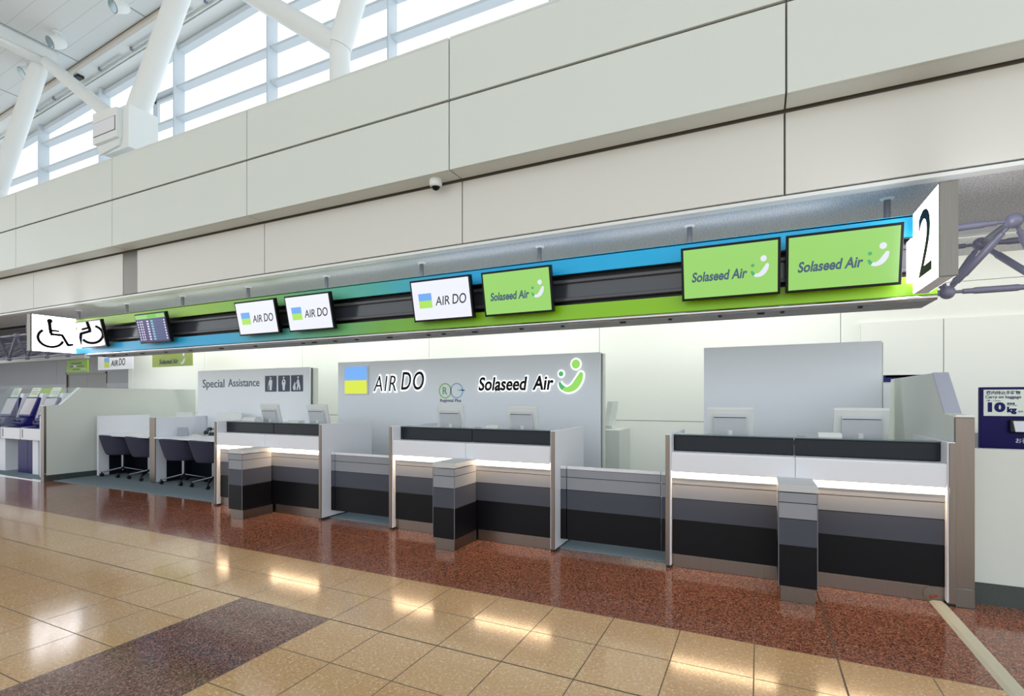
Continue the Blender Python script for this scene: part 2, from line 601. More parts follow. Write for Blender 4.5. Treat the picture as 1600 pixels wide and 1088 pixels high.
# ================================================================== SETTING
# floor and carpet
struct('floor', MB().box(-34, 14, -14, 9.2, -0.2, 0), 'floor')
struct('floor_carpet', MB().box(-10.78, 1.18, 4.50, 7.35, 0.0, 0.006).box(-32, -10.9, 4.42, 8.6, 0.0, 0.006), 'carpet')
struct('trim_1', MB().box(-32, -10.9, 4.385, 4.42, 0, 0.012), 'chrome')

YW, Y2, YB = 4.4, 4.66, 7.35
ZT, ZM, ZB, ZL = 5.02, 4.40, 3.70, 3.02
# upper cladding band: panels with shadow gaps
seams = [0.19 + 3.003 * k for k in range(-11, 4)]
mb = MB()
g = 0.007
for a, b in zip(seams[:-1], seams[1:]):
    mb.box(a + g, b - g, YW, YW + 0.03, ZM + 0.012, ZT)
    mb.box(a + g, b - g, YW, YW + 0.03, ZB, ZM - 0.012)
    mb.box(a + g, b - g, YW + 0.03, Y2 - 0.02, ZB, ZB + 0.03)
    mb.box(a + g, b - g, YW, YW + 0.5, ZT - 0.01, ZT + 0.02)
mb.box(seams[0], seams[-1], YW + 0.032, YW + 0.06, ZB + 0.031, ZT - 0.011, 1)
mb.box(seams[0], seams[-1], YW + 0.061, Y2 + 0.04, ZB + 0.032, ZB + 0.06, 1)
struct('wall_upper', mb, ['cladding', 'joint'], bevel=0.004)
mb = MB()
low = [0.19 + 3.005 * k for k in range(-2, 4)]
segs = [(a, b) for a, b in zip(low[:-1], low[1:])]
segs += [(-32, -20.9), (-8.655, -5.82), (-11.86, -9.035), (-14.86, -11.86), (-17.86, -14.86), (-20.9, -17.86)]
for a, b in segs:
    mb.box(a + g, b - g, Y2, Y2 + 0.03, ZL + 0.01, ZB - 0.02)
mb.box(-9.03, -8.66, Y2 + 0.006, Y2 + 0.03, ZL + 0.01, ZB - 0.02, 2)
mb.box(-32, seams[-1], Y2 + 0.032, Y2 + 0.06, ZL, ZB + 0.03, 1)
mb.box(-32, seams[-1], Y2 - 0.002, Y2 + 0.10, ZL - 0.035, ZL - 0.004, 3)
struct('wall_lower', mb, ['cladding_low', 'joint', 'steel_dark', 'white_metal'], bevel=0.003)
# soffit behind the gantry (with a dark open bay at the far left) and the floor above it
mb = MB()
mb.box(-12.9, 9.2, Y2 + 0.1, YB + 0.1, ZL - 0.03, ZL + 0.1)
mb.box(-32, -12.9, Y2 + 0.1, 5.5, ZL - 0.03, ZL + 0.1)
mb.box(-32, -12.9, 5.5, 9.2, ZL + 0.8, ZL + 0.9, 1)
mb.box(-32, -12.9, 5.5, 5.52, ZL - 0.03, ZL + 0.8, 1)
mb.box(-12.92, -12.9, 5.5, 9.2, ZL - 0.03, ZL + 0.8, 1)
mb.box(-32, 9.2, Y2 + 0.1, YB + 0.1, ZL + 0.95, ZL + 1.0)
struct('ceiling_soffit', mb, ['soffit', 'void_shade'])
# back wall
mb = MB()
bs = [-13.8, -11.1, -8.1, -5.1, -2.1, 0.9, 3.9, 6.9, 9.2]
for a, b in zip(bs[:-1], bs[1:]):
    mb.box(a + 0.003, b - 0.003, YB, YB + 0.05, 1.085, 2.70)
    mb.box(a + 0.003, b - 0.003, YB, YB + 0.05, 2.706, 2.99)
    mb.box(a + 0.003, b - 0.003, YB, YB + 0.05, 0, 1.078)
mb.box(-13.8, 9.2, YB + 0.051, YB + 0.12, 0, 2.99, 1)
mb.box(-13.98, -13.8, YB - 0.02, YB + 0.12, 0, 2.99)
struct('wall_back', mb, ['backwall', 'joint'])
struct('trim_2', MB().box(1.10, 6.0, YB - 0.06, YB - 0.002, 0, 2.29).box(1.87, 1.876, YB - 0.062, YB - 0.058, 0, 2.29, 1), ['backwall', 'joint'])
# grey recess at the far left
mb = MB()
for a, b in ((-32, -20.4), (-20.39, -19.8), (-17.5, -15.5), (-15.49, -12.6)):
    mb.box(a, b, 8.6, 8.66, 0, 3.8)
mb.box(-19.8, -17.5, 8.6, 8.66, 2.2, 3.8)
mb.box(-32, -19.8, 8.585, 8.60, 1.72, 1.85, 1)
mb.box(-17.5, -12.6, 8.585, 8.60, 1.72, 1.85, 1)
mb.box(-32, -31.9, 4.6, 8.6, 0, 4)
struct('wall_left', mb, ['greywall', plain('pale_grey_band', rgb(206, 208, 216), 0.4)])
d = struct('door_1', MB().box(-19.74, -18.64, 8.62, 8.66, 0, 2.15).box(-18.61, -17.55, 8.62, 8.66, 0, 2.15), 'door', bevel=0.004)
MB().box(-19.8, -19.74, 8.58, 8.66, 0, 2.2).box(-17.55, -17.5, 8.58, 8.66, 0, 2.2).box(-19.8, -17.5, 8.58, 8.66, 2.15, 2.2).build('door_frame', 'steel_dark', d)
MB().tube((-18.74, 8.60, 0.95), (-18.74, 8.60, 1.15), 0.012).build('door_handle', 'chrome', d)

# clerestory windows
def roof_z(x):
    return 1.39 + 8.0 + 0.078 * (x + 11.8)


for i in range(8):
    xa = -20.80 + 3.005 * i
    xb = xa + 3.005
    mb = MB()
    # fin mullion at the right end, glazing bar, transoms
    mb.box(xb - 0.035, xb + 0.0, 7.10, 7.35, 3.95, roof_z(xb))
    levels = [5.75, 6.40, 7.06, 7.75, 8.45, 9.13]
    for z in levels:
        if z < roof_z(xa) - 0.3:
            mb.box(xa, xb - 0.035, 7.17, 7.36, z - 0.055, z)
    zh0, zh1 = roof_z(xa) - 0.03, roof_z(xb) - 0.03
    mb.prism([(xa, zh0 - 0.12), (xb - 0.035, zh1 - 0.12), (xb - 0.035, zh1), (xa, zh0)], 'y', 7.20, 7.36)
    if i == 2:
        # opening lights between two transoms
        for k in range(3):
            xk = xa + 0.10 + k * 0.97
            mb.box(xk, xk + 0.05, 7.27, 7.34, 7.75, 8.38)
            mb.box(xk + 0.86, xk + 0.92, 7.27, 7.34, 7.75, 8.38)
            mb.box(xk, xk + 0.92, 7.27, 7.34, 8.32, 8.38)
            mb.box(xk, xk + 0.92, 7.27, 7.34, 7.75, 7.81)
    o = struct('window_%d' % (i + 1), mb, 'frame', bevel=0.006)
    MB().prism([(xa, 3.95), (xb, 3.95), (xb, zh1), (xa, zh0)], 'y', 7.365, 7.377).build('glass', 'glass', o)
# roof: sloping panel ceiling with a light slot along the glazing
mb = MB()
xL, xR = -26, 12
def strip(y0, y1, dz0, dz1, mi):
    mb.prism([(xL, roof_z(xL) + dz0), (xR, roof_z(xR) + dz0), (xR, roof_z(xR) + dz1), (xL, roof_z(xL) + dz1)], 'y', y0, y1, mi)
strip(6.93, 7.40, 0.0, 0.08, 1)
strip(6.88, 6.93, 0.09, 0.16, 2)
strip(6.86, 6.88, -0.015, 0.16, 1)
strip(6.50, 6.86, 0.04, 0.16, 1)
strip(6.43, 6.50, -0.07, 0.16, 3)
strip(-12.0, 6.40, 0.0, 0.16, 0)
strip(6.40, 6.43, 0.10, 0.16, 2)
CEIL = struct('ceiling', mb, ['ceiling', 'white_metal', 'black', 'beige'])

# ================================================================== structural steel: tree columns
def tree_column(jx, jz, label, box=False, nodes=None, r=0.165):
    t = thing('tree_column', label, 'column', (jx, 5.5, ZL + 1.0), group='branching steel columns')
    z0 = ZL + 1.0
    J = Vector((0, 0, jz - z0))
    MB().lathe([(0, r), (1, r)], (0, 0, 0), J + Vector((0, 0, 0.02)), 32).sphere(J, r * 1.03, 24).build('trunk', 'white_metal', t)
    for (nx, ny, nz, rr) in nodes:
        N = Vector((nx - jx, ny - 5.5, nz - z0))
        MB().lathe([(0, rr), (0.90, rr), (0.97, rr * 0.85), (1, rr * 0.6)], J, N, 32).build('branch', 'white_metal', t)
    return t


tree_column(-15.62, 6.15, 'white steel column at the far left whose thick branch rises to a ceiling joint', nodes=[(-14.5, 5.85, 9.02, 0.165), (-19.6, 5.85, 8.65, 0.14)])
tree_column(-10.43, 6.30, 'white steel column wrapped by a boxed housing above the cladding', nodes=[(-14.42, 5.85, 8.98, 0.13), (-8.75, 5.75, 9.55, 0.18)])
tree_column(-5.33, 6.36, 'white steel column forking into a Y in front of the glazing', nodes=[(-9.2, 5.8, 9.3, 0.15), (-4.2, 5.8, 9.85, 0.16)], r=0.14)
t = thing('column_housing', 'white boxed housing with a hatch panel wrapped around a steel column', 'housing', (-10.43, 5.2, 5.82))
MB().box(-0.32, 0.46, 0.03, 0.53, 0.0, 0.76).build('body', 'white_metal', t, 0.01)
MB().prism([(-0.47, 0.18), (0.28, 0.18), (0.28, 0.70), (-0.36, 0.74), (-0.47, 0.74)], 'y', -0.07, 0.03).prism([(-0.47, 0.18), (0.28, 0.18), (0.22, 0.06), (-0.40, 0.0)], 'y', -0.01, 0.03).box(-0.47, -0.32, 0.03, 0.4, 0.10, 0.74).build('front_cover', 'white_metal', t, 0.006)
MB().box(-0.44, 0.235, -0.078, -0.07, 0.31, 0.545).build('hatch_panel', 'white', t, 0.002)
MB().box(-0.445, 0.25, -0.073, -0.069, 0.30, 0.31).box(-0.445, 0.25, -0.073, -0.069, 0.545, 0.553).box(0.236, 0.25, -0.073, -0.069, 0.30, 0.55).build('hatch_gap', 'gap', t)
# roof joint plate and tie beam at the ceiling node
t = thing('roof_beam', 'pale tapered roof beam running under the ceiling from the column joint', 'beam', (-14.3, 5.9, 9.19))
MB().prism([(0.12, 0.0), (0.12, -0.30), (-0.3, -0.36), (-2.6, -0.26), (-6, -0.26), (-6, 0.0)], 'x', -0.13, 0.05).build('web', 'white_metal', t, 0.004)
MB().box(-0.20, 0.12, -6, 0.0, -0.265, -0.25).build('flange', 'white_metal', t)
MB().box(-0.03, 0.03, 0.12, 0.14, -0.30, 0.0).build('stiffener', 'white_metal', t)

# ceiling spotlights
def spotlight(x, y, label):
    t = thing('spotlight', label, 'spotlight', (x, y, roof_z(x)), group='ceiling spotlights')
    MB().tube((0, 0, 0), (0, 0, -0.035), 0.07, n=20).box(-0.02, 0.02, -0.035, 0.035, -0.17, -0.03).build('bracket', 'white_metal', t)
    ax = Vector((-0.07, -0.845, -0.54)).normalized(); a = Vector((0, 0, -0.22)) + ax * 0.14; b = Vector((0, 0, -0.22)) - ax * 0.14
    MB().lathe([(0, 0.122), (0.04, 0.128), (0.7, 0.128), (0.9, 0.118), (1, 0.10)], a, b, 28).build('housing', 'white_metal', t)
    dd = (a - b).normalized()
    MB().lathe([(0, 0.108), (1, 0.108)], a + dd * 0.001, a + dd * 0.006, 28).build('lens', 'spot_glass', t)
    MB().lathe([(0, 0.122), (1, 0.122)], a + dd * 0.0003, a + dd * 0.0009, 28).build('rim', 'rod', t)


spotlight(-13.55, 5.72, 'white ceiling spotlight beside the column joint')
spotlight(-11.45, 5.85, 'white ceiling spotlight nearest the top edge, right of the other two')
spotlight(-15.15, 5.86, 'white ceiling spotlight half hidden behind the thick white branch')
t = thing('slot_projector', 'small black projector in the light slot along the glazing', 'light', (-14.8, 6.68, roof_z(-14.8)))
MB().box(-0.10, 0.10, -0.07, 0.07, -0.03, 0.06).build('body', 'black', t, 0.01)
MB().box(-0.13, 0.13, -0.09, 0.09, 0.03, 0.06).build('tray', 'white_metal', t)
for k, x in enumerate((-17.1, -16.2, -14.1, -12.8, -11.5, -10.2, -8.9)):
    MB().box(-0.02, 0.02, -0.03, 0.03, -0.03, 0.045).build('cable_clip', 'pipe', CEIL, loc=(x, 6.78, roof_z(x)), rot=(0, -math.atan(0.078), 0))
    MB().box(0.02, 0.9, -0.010, 0.010, 0.0, 0.02).build('cable_rail', 'frame', CEIL, loc=(x, 6.78, roof_z(x)), rot=(0, -math.atan(0.078), 0))

# security camera under the cladding band
t = thing('security_camera', 'white dome security camera under the upper cladding band', 'camera', (-3.06, 4.53, ZB))
MB().lathe([(0, 0.062), (0.15, 0.066), (0.8, 0.066), (1, 0.058)], (0, 0, 0), (0, 0, -0.075), 28).build('housing', 'white_metal', t)
MB().sphere((0, 0, -0.072), 0.046, 24, t0=PI / 2, t1=PI).build('dome', 'blackgloss', t)
MB().lathe([(0, 0.052), (1, 0.047)], (0, 0, -0.070), (0, 0, -0.082), 28, caps=False).build('ring', 'white_metal', t)

# lamps washing the back wall
for x in COVE_X:
    t = thing('linear_lamp', 'slim white linear lamp under the soffit behind the gantry', 'lamp', (x, 6.2, ZL - 0.03), group='linear lamps behind the gantry')
    MB().box(-1.3, 1.3, -0.06, 0.06, -0.07, 0.0).build('housing', 'white_metal', t, 0.004)

for x in FILL_X:  # unseen housings for the added soffit fill lamps
    t = thing('soffit_fill_housing', 'added fill light, out of sight on top of the overhead gantry', 'lamp', (x, 4.93, 2.75), group='added fill lights on the gantry')
    MB().box(-0.92, 0.92, -0.04, 0.04, 0.0, 0.04).build('housing', 'white_metal', t, 0.004)

# ================================================================== overhead gantry
YT = 4.70
gx0, gx1 = -10.55, 1.172
G = thing('overhead_gantry', 'long overhead gantry with lime and sky blue fascias above the counters', 'gantry', (0, 0, 0))
MB().box(gx0, gx1, YT, YT + 0.02, 2.592, 2.745).box(gx0, gx1, YT, 5.12, 2.735, 2.75).build('upper_fascia', 'grad_top', G)
MB().box(gx0, gx1, YT, YT + 0.02, 2.153, 2.294).build('lower_fascia', 'grad_bot', G)
MB().box(gx0, gx1, YT + 0.10, YT + 0.12, 2.29, 2.60).build('channel_lining', 'black', G)
MB().box(gx0, gx1, YT + 0.06, YT + 0.10, 2.372, 2.511).build('channel_panel', plain('dark_grey_channel_panel', rgb(58, 62, 70), 0.16, spec=0.6), G)
MB().box(gx0, gx1, YT + 0.03, YT + 0.10, 2.511, 2.548).box(gx0, gx1, YT + 0.03, YT + 0.10, 2.337, 2.372).build('channel_rail', plain('grey_channel_rail', rgb(74, 76, 83), 0.22, spec=0.5), G, 0.008)
MB().lathe([(0, 0.021), (1, 0.021)], (-10.2, YT + 0.012, 2.132), (gx1, YT + 0.012, 2.132), 20).build('bottom_trim', 'chrome', G)
MB().box(-10.2, gx1, YT + 0.015, 5.10, 2.112, 2.15).build('underside', plain('grey_underside', rgb(136, 134, 134), 0.5), G, 0.003)
MB().box(gx0, gx1, 5.09, 5.12, 2.15, 2.74).build('rear_panel', 'offwhite', G)
hk = [-9.9, -9.6, -9.25, -8.8, -8.2, -7.6, -6.9, -6.2, -5.3, -5.1, -4.75, -4.4, -3.9, -3.35, -3.15, -2.75, -2.2, -1.75, -1.15, -0.72, -0.30, 0.02, 0.18, 0.72]
for k, x in enumerate(hk):
    ww = 0.03 if k % 3 else 0.055
    MB().box(x - ww / 2, x + ww / 2, YT + 0.10, YT + 0.14, 2.100, 2.113).build('hook', 'black', G, 0.002)
for k in range(9):
    x = -11.08 + 1.501 * k
    if x > gx0 - 0.6:
        o = MB().tube((x, 5.0, 2.70), (x, 5.0, ZL - 0.03), 0.024, n=16).build('hanger_rod', 'rod', G)
        MB().lathe([(0, 0.05), (1, 0.035)], (x, 5.0, ZL - 0.03), (x, 5.0, ZL - 0.045), 20).build('ceiling_rose', 'white_metal', o)
o = MB().tube((-12.95, 5.0, 2.70), (-12.95, 5.0, ZL - 0.03), 0.024).build('hanger_rod', 'rod', G)


# space trusses continuing at both ends
def truss(label, xs_low, half, x_end0, x_end1, yl, zl, yu0, yu1, zu, r=0.027, k_node=0.055):
    t = thing('space_truss', label, 'truss', (0, 0, 0))
    lows = [Vector((x, yl, zl)) for x in xs_low]
    ups0 = [Vector((x + half, yu0, zu)) for x in xs_low]
    ups1 = [Vector((x + half, yu1, zu)) for x in xs_low]
    def bar(a, b, name='strut', mat='pipe', rr=r):
        d = (b - a)
        L = d.length
        e = 0.16 / L if L > 0.4 else 0.25
        MB().lathe([(0, rr * 0.5), (e * 0.6, rr * 0.5), (e * 0.62, rr * 0.75), (e, rr * 0.8), (e * 1.1, rr), (1 - e * 1.1, rr), (1 - e, rr * 0.8), (1 - e * 0.62, rr * 0.75), (1 - e * 0.6, rr * 0.5), (1, rr * 0.5)], a, b, 16).build(name, mat, t)
    for lst in (lows, ups0, ups1):
        for p in lst:
            MB().sphere(p, k_node, 18).build('node', 'pipe', t)
        for a, b in zip(lst[:-1], lst[1:]):
            bar(a, b, 'chord')
    for i, l in enumerate(lows):
        bar(l, ups0[i]); bar(l, ups1[i])
        if i + 1 < len(lows):
            bar(ups0[i], lows[i + 1]); bar(ups1[i], lows[i + 1])
        bar(ups0[i], ups1[i], 'cross_bar')
    return lows, ups0, ups1, bar


xs = [1.39 + 0.61 * k for k in range(0, 6)]
lo, u0, u1, bar = truss('grey tubular space truss running right from behind the numbered sign', xs, 0.305, 0, 0, 5.32, 2.258, 5.0, 5.64, 2.70)
bar(u0[0], Vector((1.178, 5.0, 2.69)), 'chord'); bar(u1[0], Vector((1.178, 5.64, 2.69)), 'chord'); bar(lo[0], Vector((1.178, 5.32, 2.25)), 'chord')
bar(lo[0], Vector((1.178, 5.0, 2.66)), 'strut'); bar(lo[0], Vector((1.178, 5.64, 2.66)), 'strut')
xs = [-12.2 - 0.795 * k for k in range(0, 6)]
lo, u0, u1, bar = truss('grey tubular space truss running left from behind the wheelchair sign', xs, 0.39, 0, 0, 5.32, 2.26, 5.0, 5.64, 2.66, r=0.025)
bar(lo[0], Vector((-10.556, 5.32, 2.26)), 'chord'); bar(u0[0], Vector((-10.556, 5.0, 2.68)), 'chord'); bar(u1[0], Vector((-10.556, 5.64, 2.68)), 'chord')
struct('trim_3', MB().box(-30, -12.55, 5.75, 5.85, 2.23, 2.32), 'offwhite')


# ------------------------------------------------------------------ light-box signs on the gantry
def sign_box(x0, x1, label):
    t = thing('sign_box', label, 'sign', ((x0 + x1) / 2, 4.0, 2.146))
    hw = (x1 - x0) / 2
    MB().box(-hw + 0.004, hw - 0.004, 0.02, 0.60, 0.0, 0.578).build('light_box_body', 'white', t, 0.003)
    MB().box(-hw, hw, 0.0, 0.022, -0.002, 0.58).box(-hw, hw, 0.0, 0.60, 0.5765, 0.582).build('steel_edge', 'steel_dark', t, 0.003)
    for s in (-1, 1):
        a, b = sorted((s * (hw - 0.0045), s * (hw + 0.001)))
        MB().box(a, b, 0.025, 0.598, 0.004, 0.574).build('lit_face', 'lightbox', t)
    return t, hw


t, hw = sign_box(1.008, 1.10, 'square illuminated sign with a black numeral 2 at the right end of the gantry')
MB().box(-0.065, 0.03, 0.575, 0.70, 0.10, 0.40).build('connector_box', 'lightbox', t, 0.003)
RX = Matrix.Rotation(R(-90), 4, 'Z')     # turns a -Y facing drawing to face -X
tm = text_mb('2', -0.145, 0.145, 0.06, 0.50, 0.0, thick=0.003, bold=0.0)
tm.xform(Matrix.Translation((-hw - 0.004, 0.30, 0.02)) @ RX).build('numeral', 'ink', t)


def wheelchair(cx, cz, s, y):
    mb = MB()
    def P(x, z):
        return (cx + x * s, cz + z * s)
    wd = 0.080 * s
    mb.disc(*P(-0.13, 0.42), 0.075 * s, y, y + 0.003)
    mb.stroke([P(-0.14, 0.38), P(-0.10, 0.02)], wd * 1.15, y, y + 0.003)
    mb.stroke([P(-0.11, 0.12), P(0.12, 0.12)], wd * 0.8, y, y + 0.003)
    mb.stroke([P(-0.12, 0.0), P(0.21, 0.0)], wd, y, y + 0.003)
    mb.stroke([P(0.19, 0.01), P(0.37, -0.33)], wd, y, y + 0.003)
    mb.stroke([P(0.345, -0.32), P(0.50, -0.28)], wd, y, y + 0.003)
    arc = []
    for k in range(30):
        a = R(128 + k * (345 - 128) / 29)
        arc.append(P(-0.10 + 0.33 * math.cos(a), -0.12 + 0.29 * math.sin(a)))
    mb.stroke(arc, wd, y, y + 0.003)
    return mb


t, hw = sign_box(-10.39, -10.28, 'illuminated white sign with a black wheelchair symbol at the left end of the gantry')
wheelchair(0, 0, 0.50, 0).xform(Matrix.Translation((hw + 0.004, 0.31, 0.285)) @ Matrix.Rotation(R(90), 4, 'Z')).build('wheelchair_symbol', 'ink', t)
MB().box(-0.02, 0.03, 0.598, 0.70, 0.10, 0.40).build('connector_box', 'lightbox', t, 0.003)


# ------------------------------------------------------------------ display screens on the gantry
def display(cx, label, kind):
    W, H, dep = 0.745, 0.438, 0.05
    t = thing('display_screen', label, 'screen', (cx, 4.545, 2.435), (R(12), 0, 0), group='display screens on the gantry')
    MB().box(-W / 2, W / 2, 0.0, dep, -H / 2, H / 2).build('bezel', 'blackgloss', t, 0.004)
    MB().box(-0.12, 0.12, dep, 0.15, -0.10, 0.10).box(-0.05, 0.05, dep, 0.20, -0.05, 0.05).build('mount_bracket', 'black', t)
    pan = {'airdo': 'scr_white', 'solaseed': 'scr_green', 'off': 'scr_off', 'fids': 'scr_fids'}[kind]
    b = 0.02
    p = MB().box(-W / 2 + b, W / 2 - b, -0.002, 0.004, -H / 2 + b, H / 2 - b).build('screen_panel', pan, t)
    y = -0.004
    if kind == 'airdo':
        MB().box(-0.277, -0.113, y, y + 0.002, 0.0, 0.075).build('blue_square', 'e_blue', p)
        MB().box(-0.277, -0.113, y, y + 0.002, -0.078, 0.0).build('lime_square', 'e_lime', p)
        text_mb('AIR', -0.072, 0.105, -0.060, 0.032, y, 0.18, 0.004, 0.002).build('wordmark', 'ink_screen', p)
        text_mb('DO', 0.138, 0.308, -0.060, 0.042, y, 0.18, 0.008, 0.002).build('wordmark', 'ink_screen', p)
    if kind == 'solaseed':
        text_mb('Solaseed Air', -0.29, 0.135, -0.070, 0.012, y, 0.2, 0.03, 0.002).build('wordmark', 'ink_slate', p)
        smile(p, 0.225, 0.012, 0.165, y, 'e_pale', 'e_pale', 'e_dkgreen')
    if kind == 'fids':
        MB().box(-0.355, 0.355, y, y + 0.002, 0.14, 0.20).build('header', 'e_greenhead', p)
        MB().box(-0.06, 0.15, y - 0.001, y + 0.001, 0.145, 0.195).build('header_badge', 'e_green2', p)
        m1, m2, m3 = MB(), MB(), MB()
        for r_ in range(8):
            z = 0.095 - r_ * 0.0375
            m3.box(0.02, 0.35, y, y + 0.002, z - 0.009, z + 0.022)
            for xx, ww in ((-0.33, 0.02), (-0.27, 0.022), (-0.22, 0.022), (-0.10, 0.045)):
                m1.box(xx, xx + ww, y - 0.001, y + 0.001, z - 0.004, z + 0.018)
            m1.box(0.31, 0.335, y - 0.0015, y + 0.001, z - 0.004, z + 0.016)
            m2.box(0.0, 0.055, y - 0.0015, y + 0.001, z - 0.006, z + 0.019)
        m3.build('row_bar', 'e_row', p); m1.build('row_text', 'e_white', p); m2.build('row_status', 'e_cyan', p)
    return t


display(-9.72, 'dark glossy screen leaning beside the wheelchair sign and mirroring it', 'off')
display(-8.06, 'screen showing a purple departures table with a green header', 'fids')
display(-5.825, 'white AIR DO screen nearest the departures table screen', 'airdo')
display(-4.905, 'white AIR DO screen second from the departures table screen', 'airdo')
display(-3.005, 'white AIR DO screen directly left of a green screen', 'airdo')
display(-2.13, 'green Solaseed Air screen directly right of a white screen', 'solaseed')
display(-0.215, 'green Solaseed Air screen second from the numbered sign', 'solaseed')
display(0.565, 'green Solaseed Air screen next to the numbered sign', 'solaseed')

# ================================================================== screen boards behind the counters
def board(x0, x1, z1, label, y=5.95, z0=0.0, steel=False):
    t = thing('screen_board', label, 'partition', ((x0 + x1) / 2, y, 0))
    h = (x1 - x0) / 2
    MB().box(-h, h, 0, 0.03, z0, z1).build('face_panel', 'panelgrey', t, 0.003)
    MB().box(-h + 0.02, h - 0.02, 0.031, 0.10, z0, z1 - 0.01).box(h - 0.02, h + 0.02, 0.06, 0.16, z0, z1 - 0.01).build('rear_frame', 'offwhite', t, 0.003)
    for xa in (h - 0.019, -h - 0.001):
        MB().box(xa, xa + 0.02, 0.031, 0.058, z0, z1 - 0.012).build('steel_edge', 'steel_dark', t)
    return t, h


t, h = board(-9.17, -6.40, 1.895, 'pale grey board lettered Special Assistance with three pictograms')
c = -7.785
text_mb('Special', -9.03 - c, -8.44 - c, 1.545, 1.735, -0.003, 0, 0.004).build('lettering', 'slate', t)
text_mb('Assistance', -8.34 - c, -7.55 - c, 1.60, 1.735, -0.003, 0, 0.004).build('lettering', 'slate', t)
for k, (xa, xb) in enumerate(((-7.41, -7.14), (-7.10, -6.835), (-6.806, -6.543))):
    pl = MB().box(xa - c, xb - c, -0.006, 0.0, 1.508, 1.77).build('pictogram_plate', 'navy_sq', t, 0.01)
    mx = (xa + xb) / 2 - c
    mb = MB(); y0, y1 = -0.009, -0.006
    if k == 0:
        mb.disc(mx, 1.733, 0.017, y0, y1).prism([(mx - 0.038, 1.68), (mx - 0.022, 1.708), (mx + 0.026, 1.708), (mx + 0.044, 1.68), (mx + 0.03, 1.56), (mx + 0.024, 1.53), (mx - 0.022, 1.53), (mx - 0.024, 1.60)], 'y', y0, y1)
        mb.stroke([(mx - 0.034, 1.68), (mx - 0.044, 1.63), (mx - 0.056, 1.595)], 0.016, y0, y1).stroke([(mx - 0.055, 1.61), (mx - 0.058, 1.53)], 0.008, y0, y1)
    elif k == 1:
        mb.disc(mx, 1.735, 0.017, y0, y1).prism([(mx - 0.036, 1.68), (mx - 0.02, 1.708), (mx + 0.02, 1.708), (mx + 0.042, 1.68), (mx + 0.044, 1.64), (mx + 0.03, 1.61), (mx + 0.024, 1.53), (mx - 0.02, 1.53), (mx - 0.028, 1.61), (mx - 0.044, 1.64)], 'y', y0, y1)
    else:
        mb.disc(mx + 0.03, 1.735, 0.016, y0, y1).prism([(mx + 0.014, 1.70), (mx + 0.042, 1.71), (mx + 0.075, 1.60), (mx + 0.085, 1.53), (mx + 0.062, 1.53), (mx + 0.038, 1.60), (mx + 0.022, 1.53), (mx - 0.002, 1.53), (mx + 0.014, 1.62)], 'y', y0, y1)
        mb.stroke([(mx + 0.02, 1.69), (mx + 0.0, 1.65), (mx - 0.026, 1.625)], 0.011, y0, y1)
        mb.disc(mx - 0.045, 1.645, 0.012, y0, y1).prism([(mx - 0.062, 1.63), (mx - 0.034, 1.63), (mx - 0.022, 1.555), (mx - 0.03, 1.53), (mx - 0.07, 1.53), (mx - 0.085, 1.575)], 'y', y0, y1)
    mb.build('pictogram', 'white', pl)
    if k == 1:
        MB().disc(mx, 1.672, 0.014, -0.011, -0.009, 16).build('infant_mark', 'navy_sq', pl)

t, h = board(-5.805, -1.69, 1.945, 'wide pale grey board with lit airline names behind the middle counter')
c = (-5.805 - 1.69) / 2
MB().box(-5.655 - c, -5.20 - c, -0.03, 0, 1.455, 1.885).build('logo_case', 'white', t, 0.004)
MB().box(-5.640 - c, -5.215 - c, -0.034, -0.029, 1.675, 1.872).build('blue_panel', 'e_blue', t)
MB().box(-5.640 - c, -5.215 - c, -0.034, -0.029, 1.468, 1.662).build('yellow_panel', 'e_yellow', t)


def lit_text(s, x0, x1, z0, z1, bold, shear, halo=0.018, sp=1.0):
    # letters standing on slightly larger lit backings
    kx = (x1 - x0)
    text_mb(s, x0 - halo * 0.9, x1 + halo * 0.9, z0 - halo, z1 + halo, -0.012, shear, bold + 0.032, 0.012, sp=sp).build('letter_backing', 'halo', t)
    text_mb(s, x0, x1, z0, z1, -0.018, shear, bold, 0.006, sp=sp).build('lettering', 'ink', t)


lit_text('AIR', -5.10 - c, -4.69 - c, 1.500, 1.725, -0.004, 0.2, sp=1.15)
lit_text('DO', -4.60 - c, -4.205 - c, 1.515, 1.775, 0.008, 0.2, sp=1.15)
lit_text('Solaseed', -3.335 - c, -2.63 - c, 1.495, 1.675, 0.026, 0.18, 0.014)
lit_text('Air', -2.56 - c, -2.275 - c, 1.50, 1.68, 0.026, 0.18, 0.014)
smile(t, -2.055 - c, 1.672, 0.40, -0.016, 'e_smile', 'e_smile', 'e_dkgreen')
smile(t, -2.055 - c, 1.672, 0.40, -0.010, 'halo', 'halo', 'halo', ('smile_backing', 'dot_backing', 'dot_backing', 'smile_backing'), 0.015)
rp = MB()
for cx_, mat in ((-3.865, 0), (-3.68, 1)):
    rp.stroke([(cx_ - c + 0.094 * math.cos(2 * PI * k / 36), 1.50 + 0.098 * math.sin(2 * PI * k / 36)) for k in range(37)], 0.015, -0.003, 0, mat)
rp.stroke([(-3.66 - c, 1.505), (-3.55 - c, 1.505)], 0.014, -0.003, 0, 1).stroke([(-3.62 - c, 1.515), (-3.56 - c, 1.505)], 0.012, -0.003, 0, 1)
rp.build('emblem_rings', [plain('emblem_lime', rgb(150, 205, 90), 0.4), plain('emblem_pale_blue', rgb(140, 190, 220), 0.4)], t)
text_mb('R', -3.905 - c, -3.83 - c, 1.45, 1.55, -0.003, 0, 0.01, 0.003).build('emblem_letter', plain('emblem_green', rgb(96, 180, 90), 0.4), t)
text_mb('Regional Plus', -3.945 - c, -3.61 - c, 1.335, 1.388, -0.003, 0, 0.012, 0.003).build('lettering', 'slate', t)

board(-0.535, 1.065, 1.945, 'blank pale grey board behind the right counter')

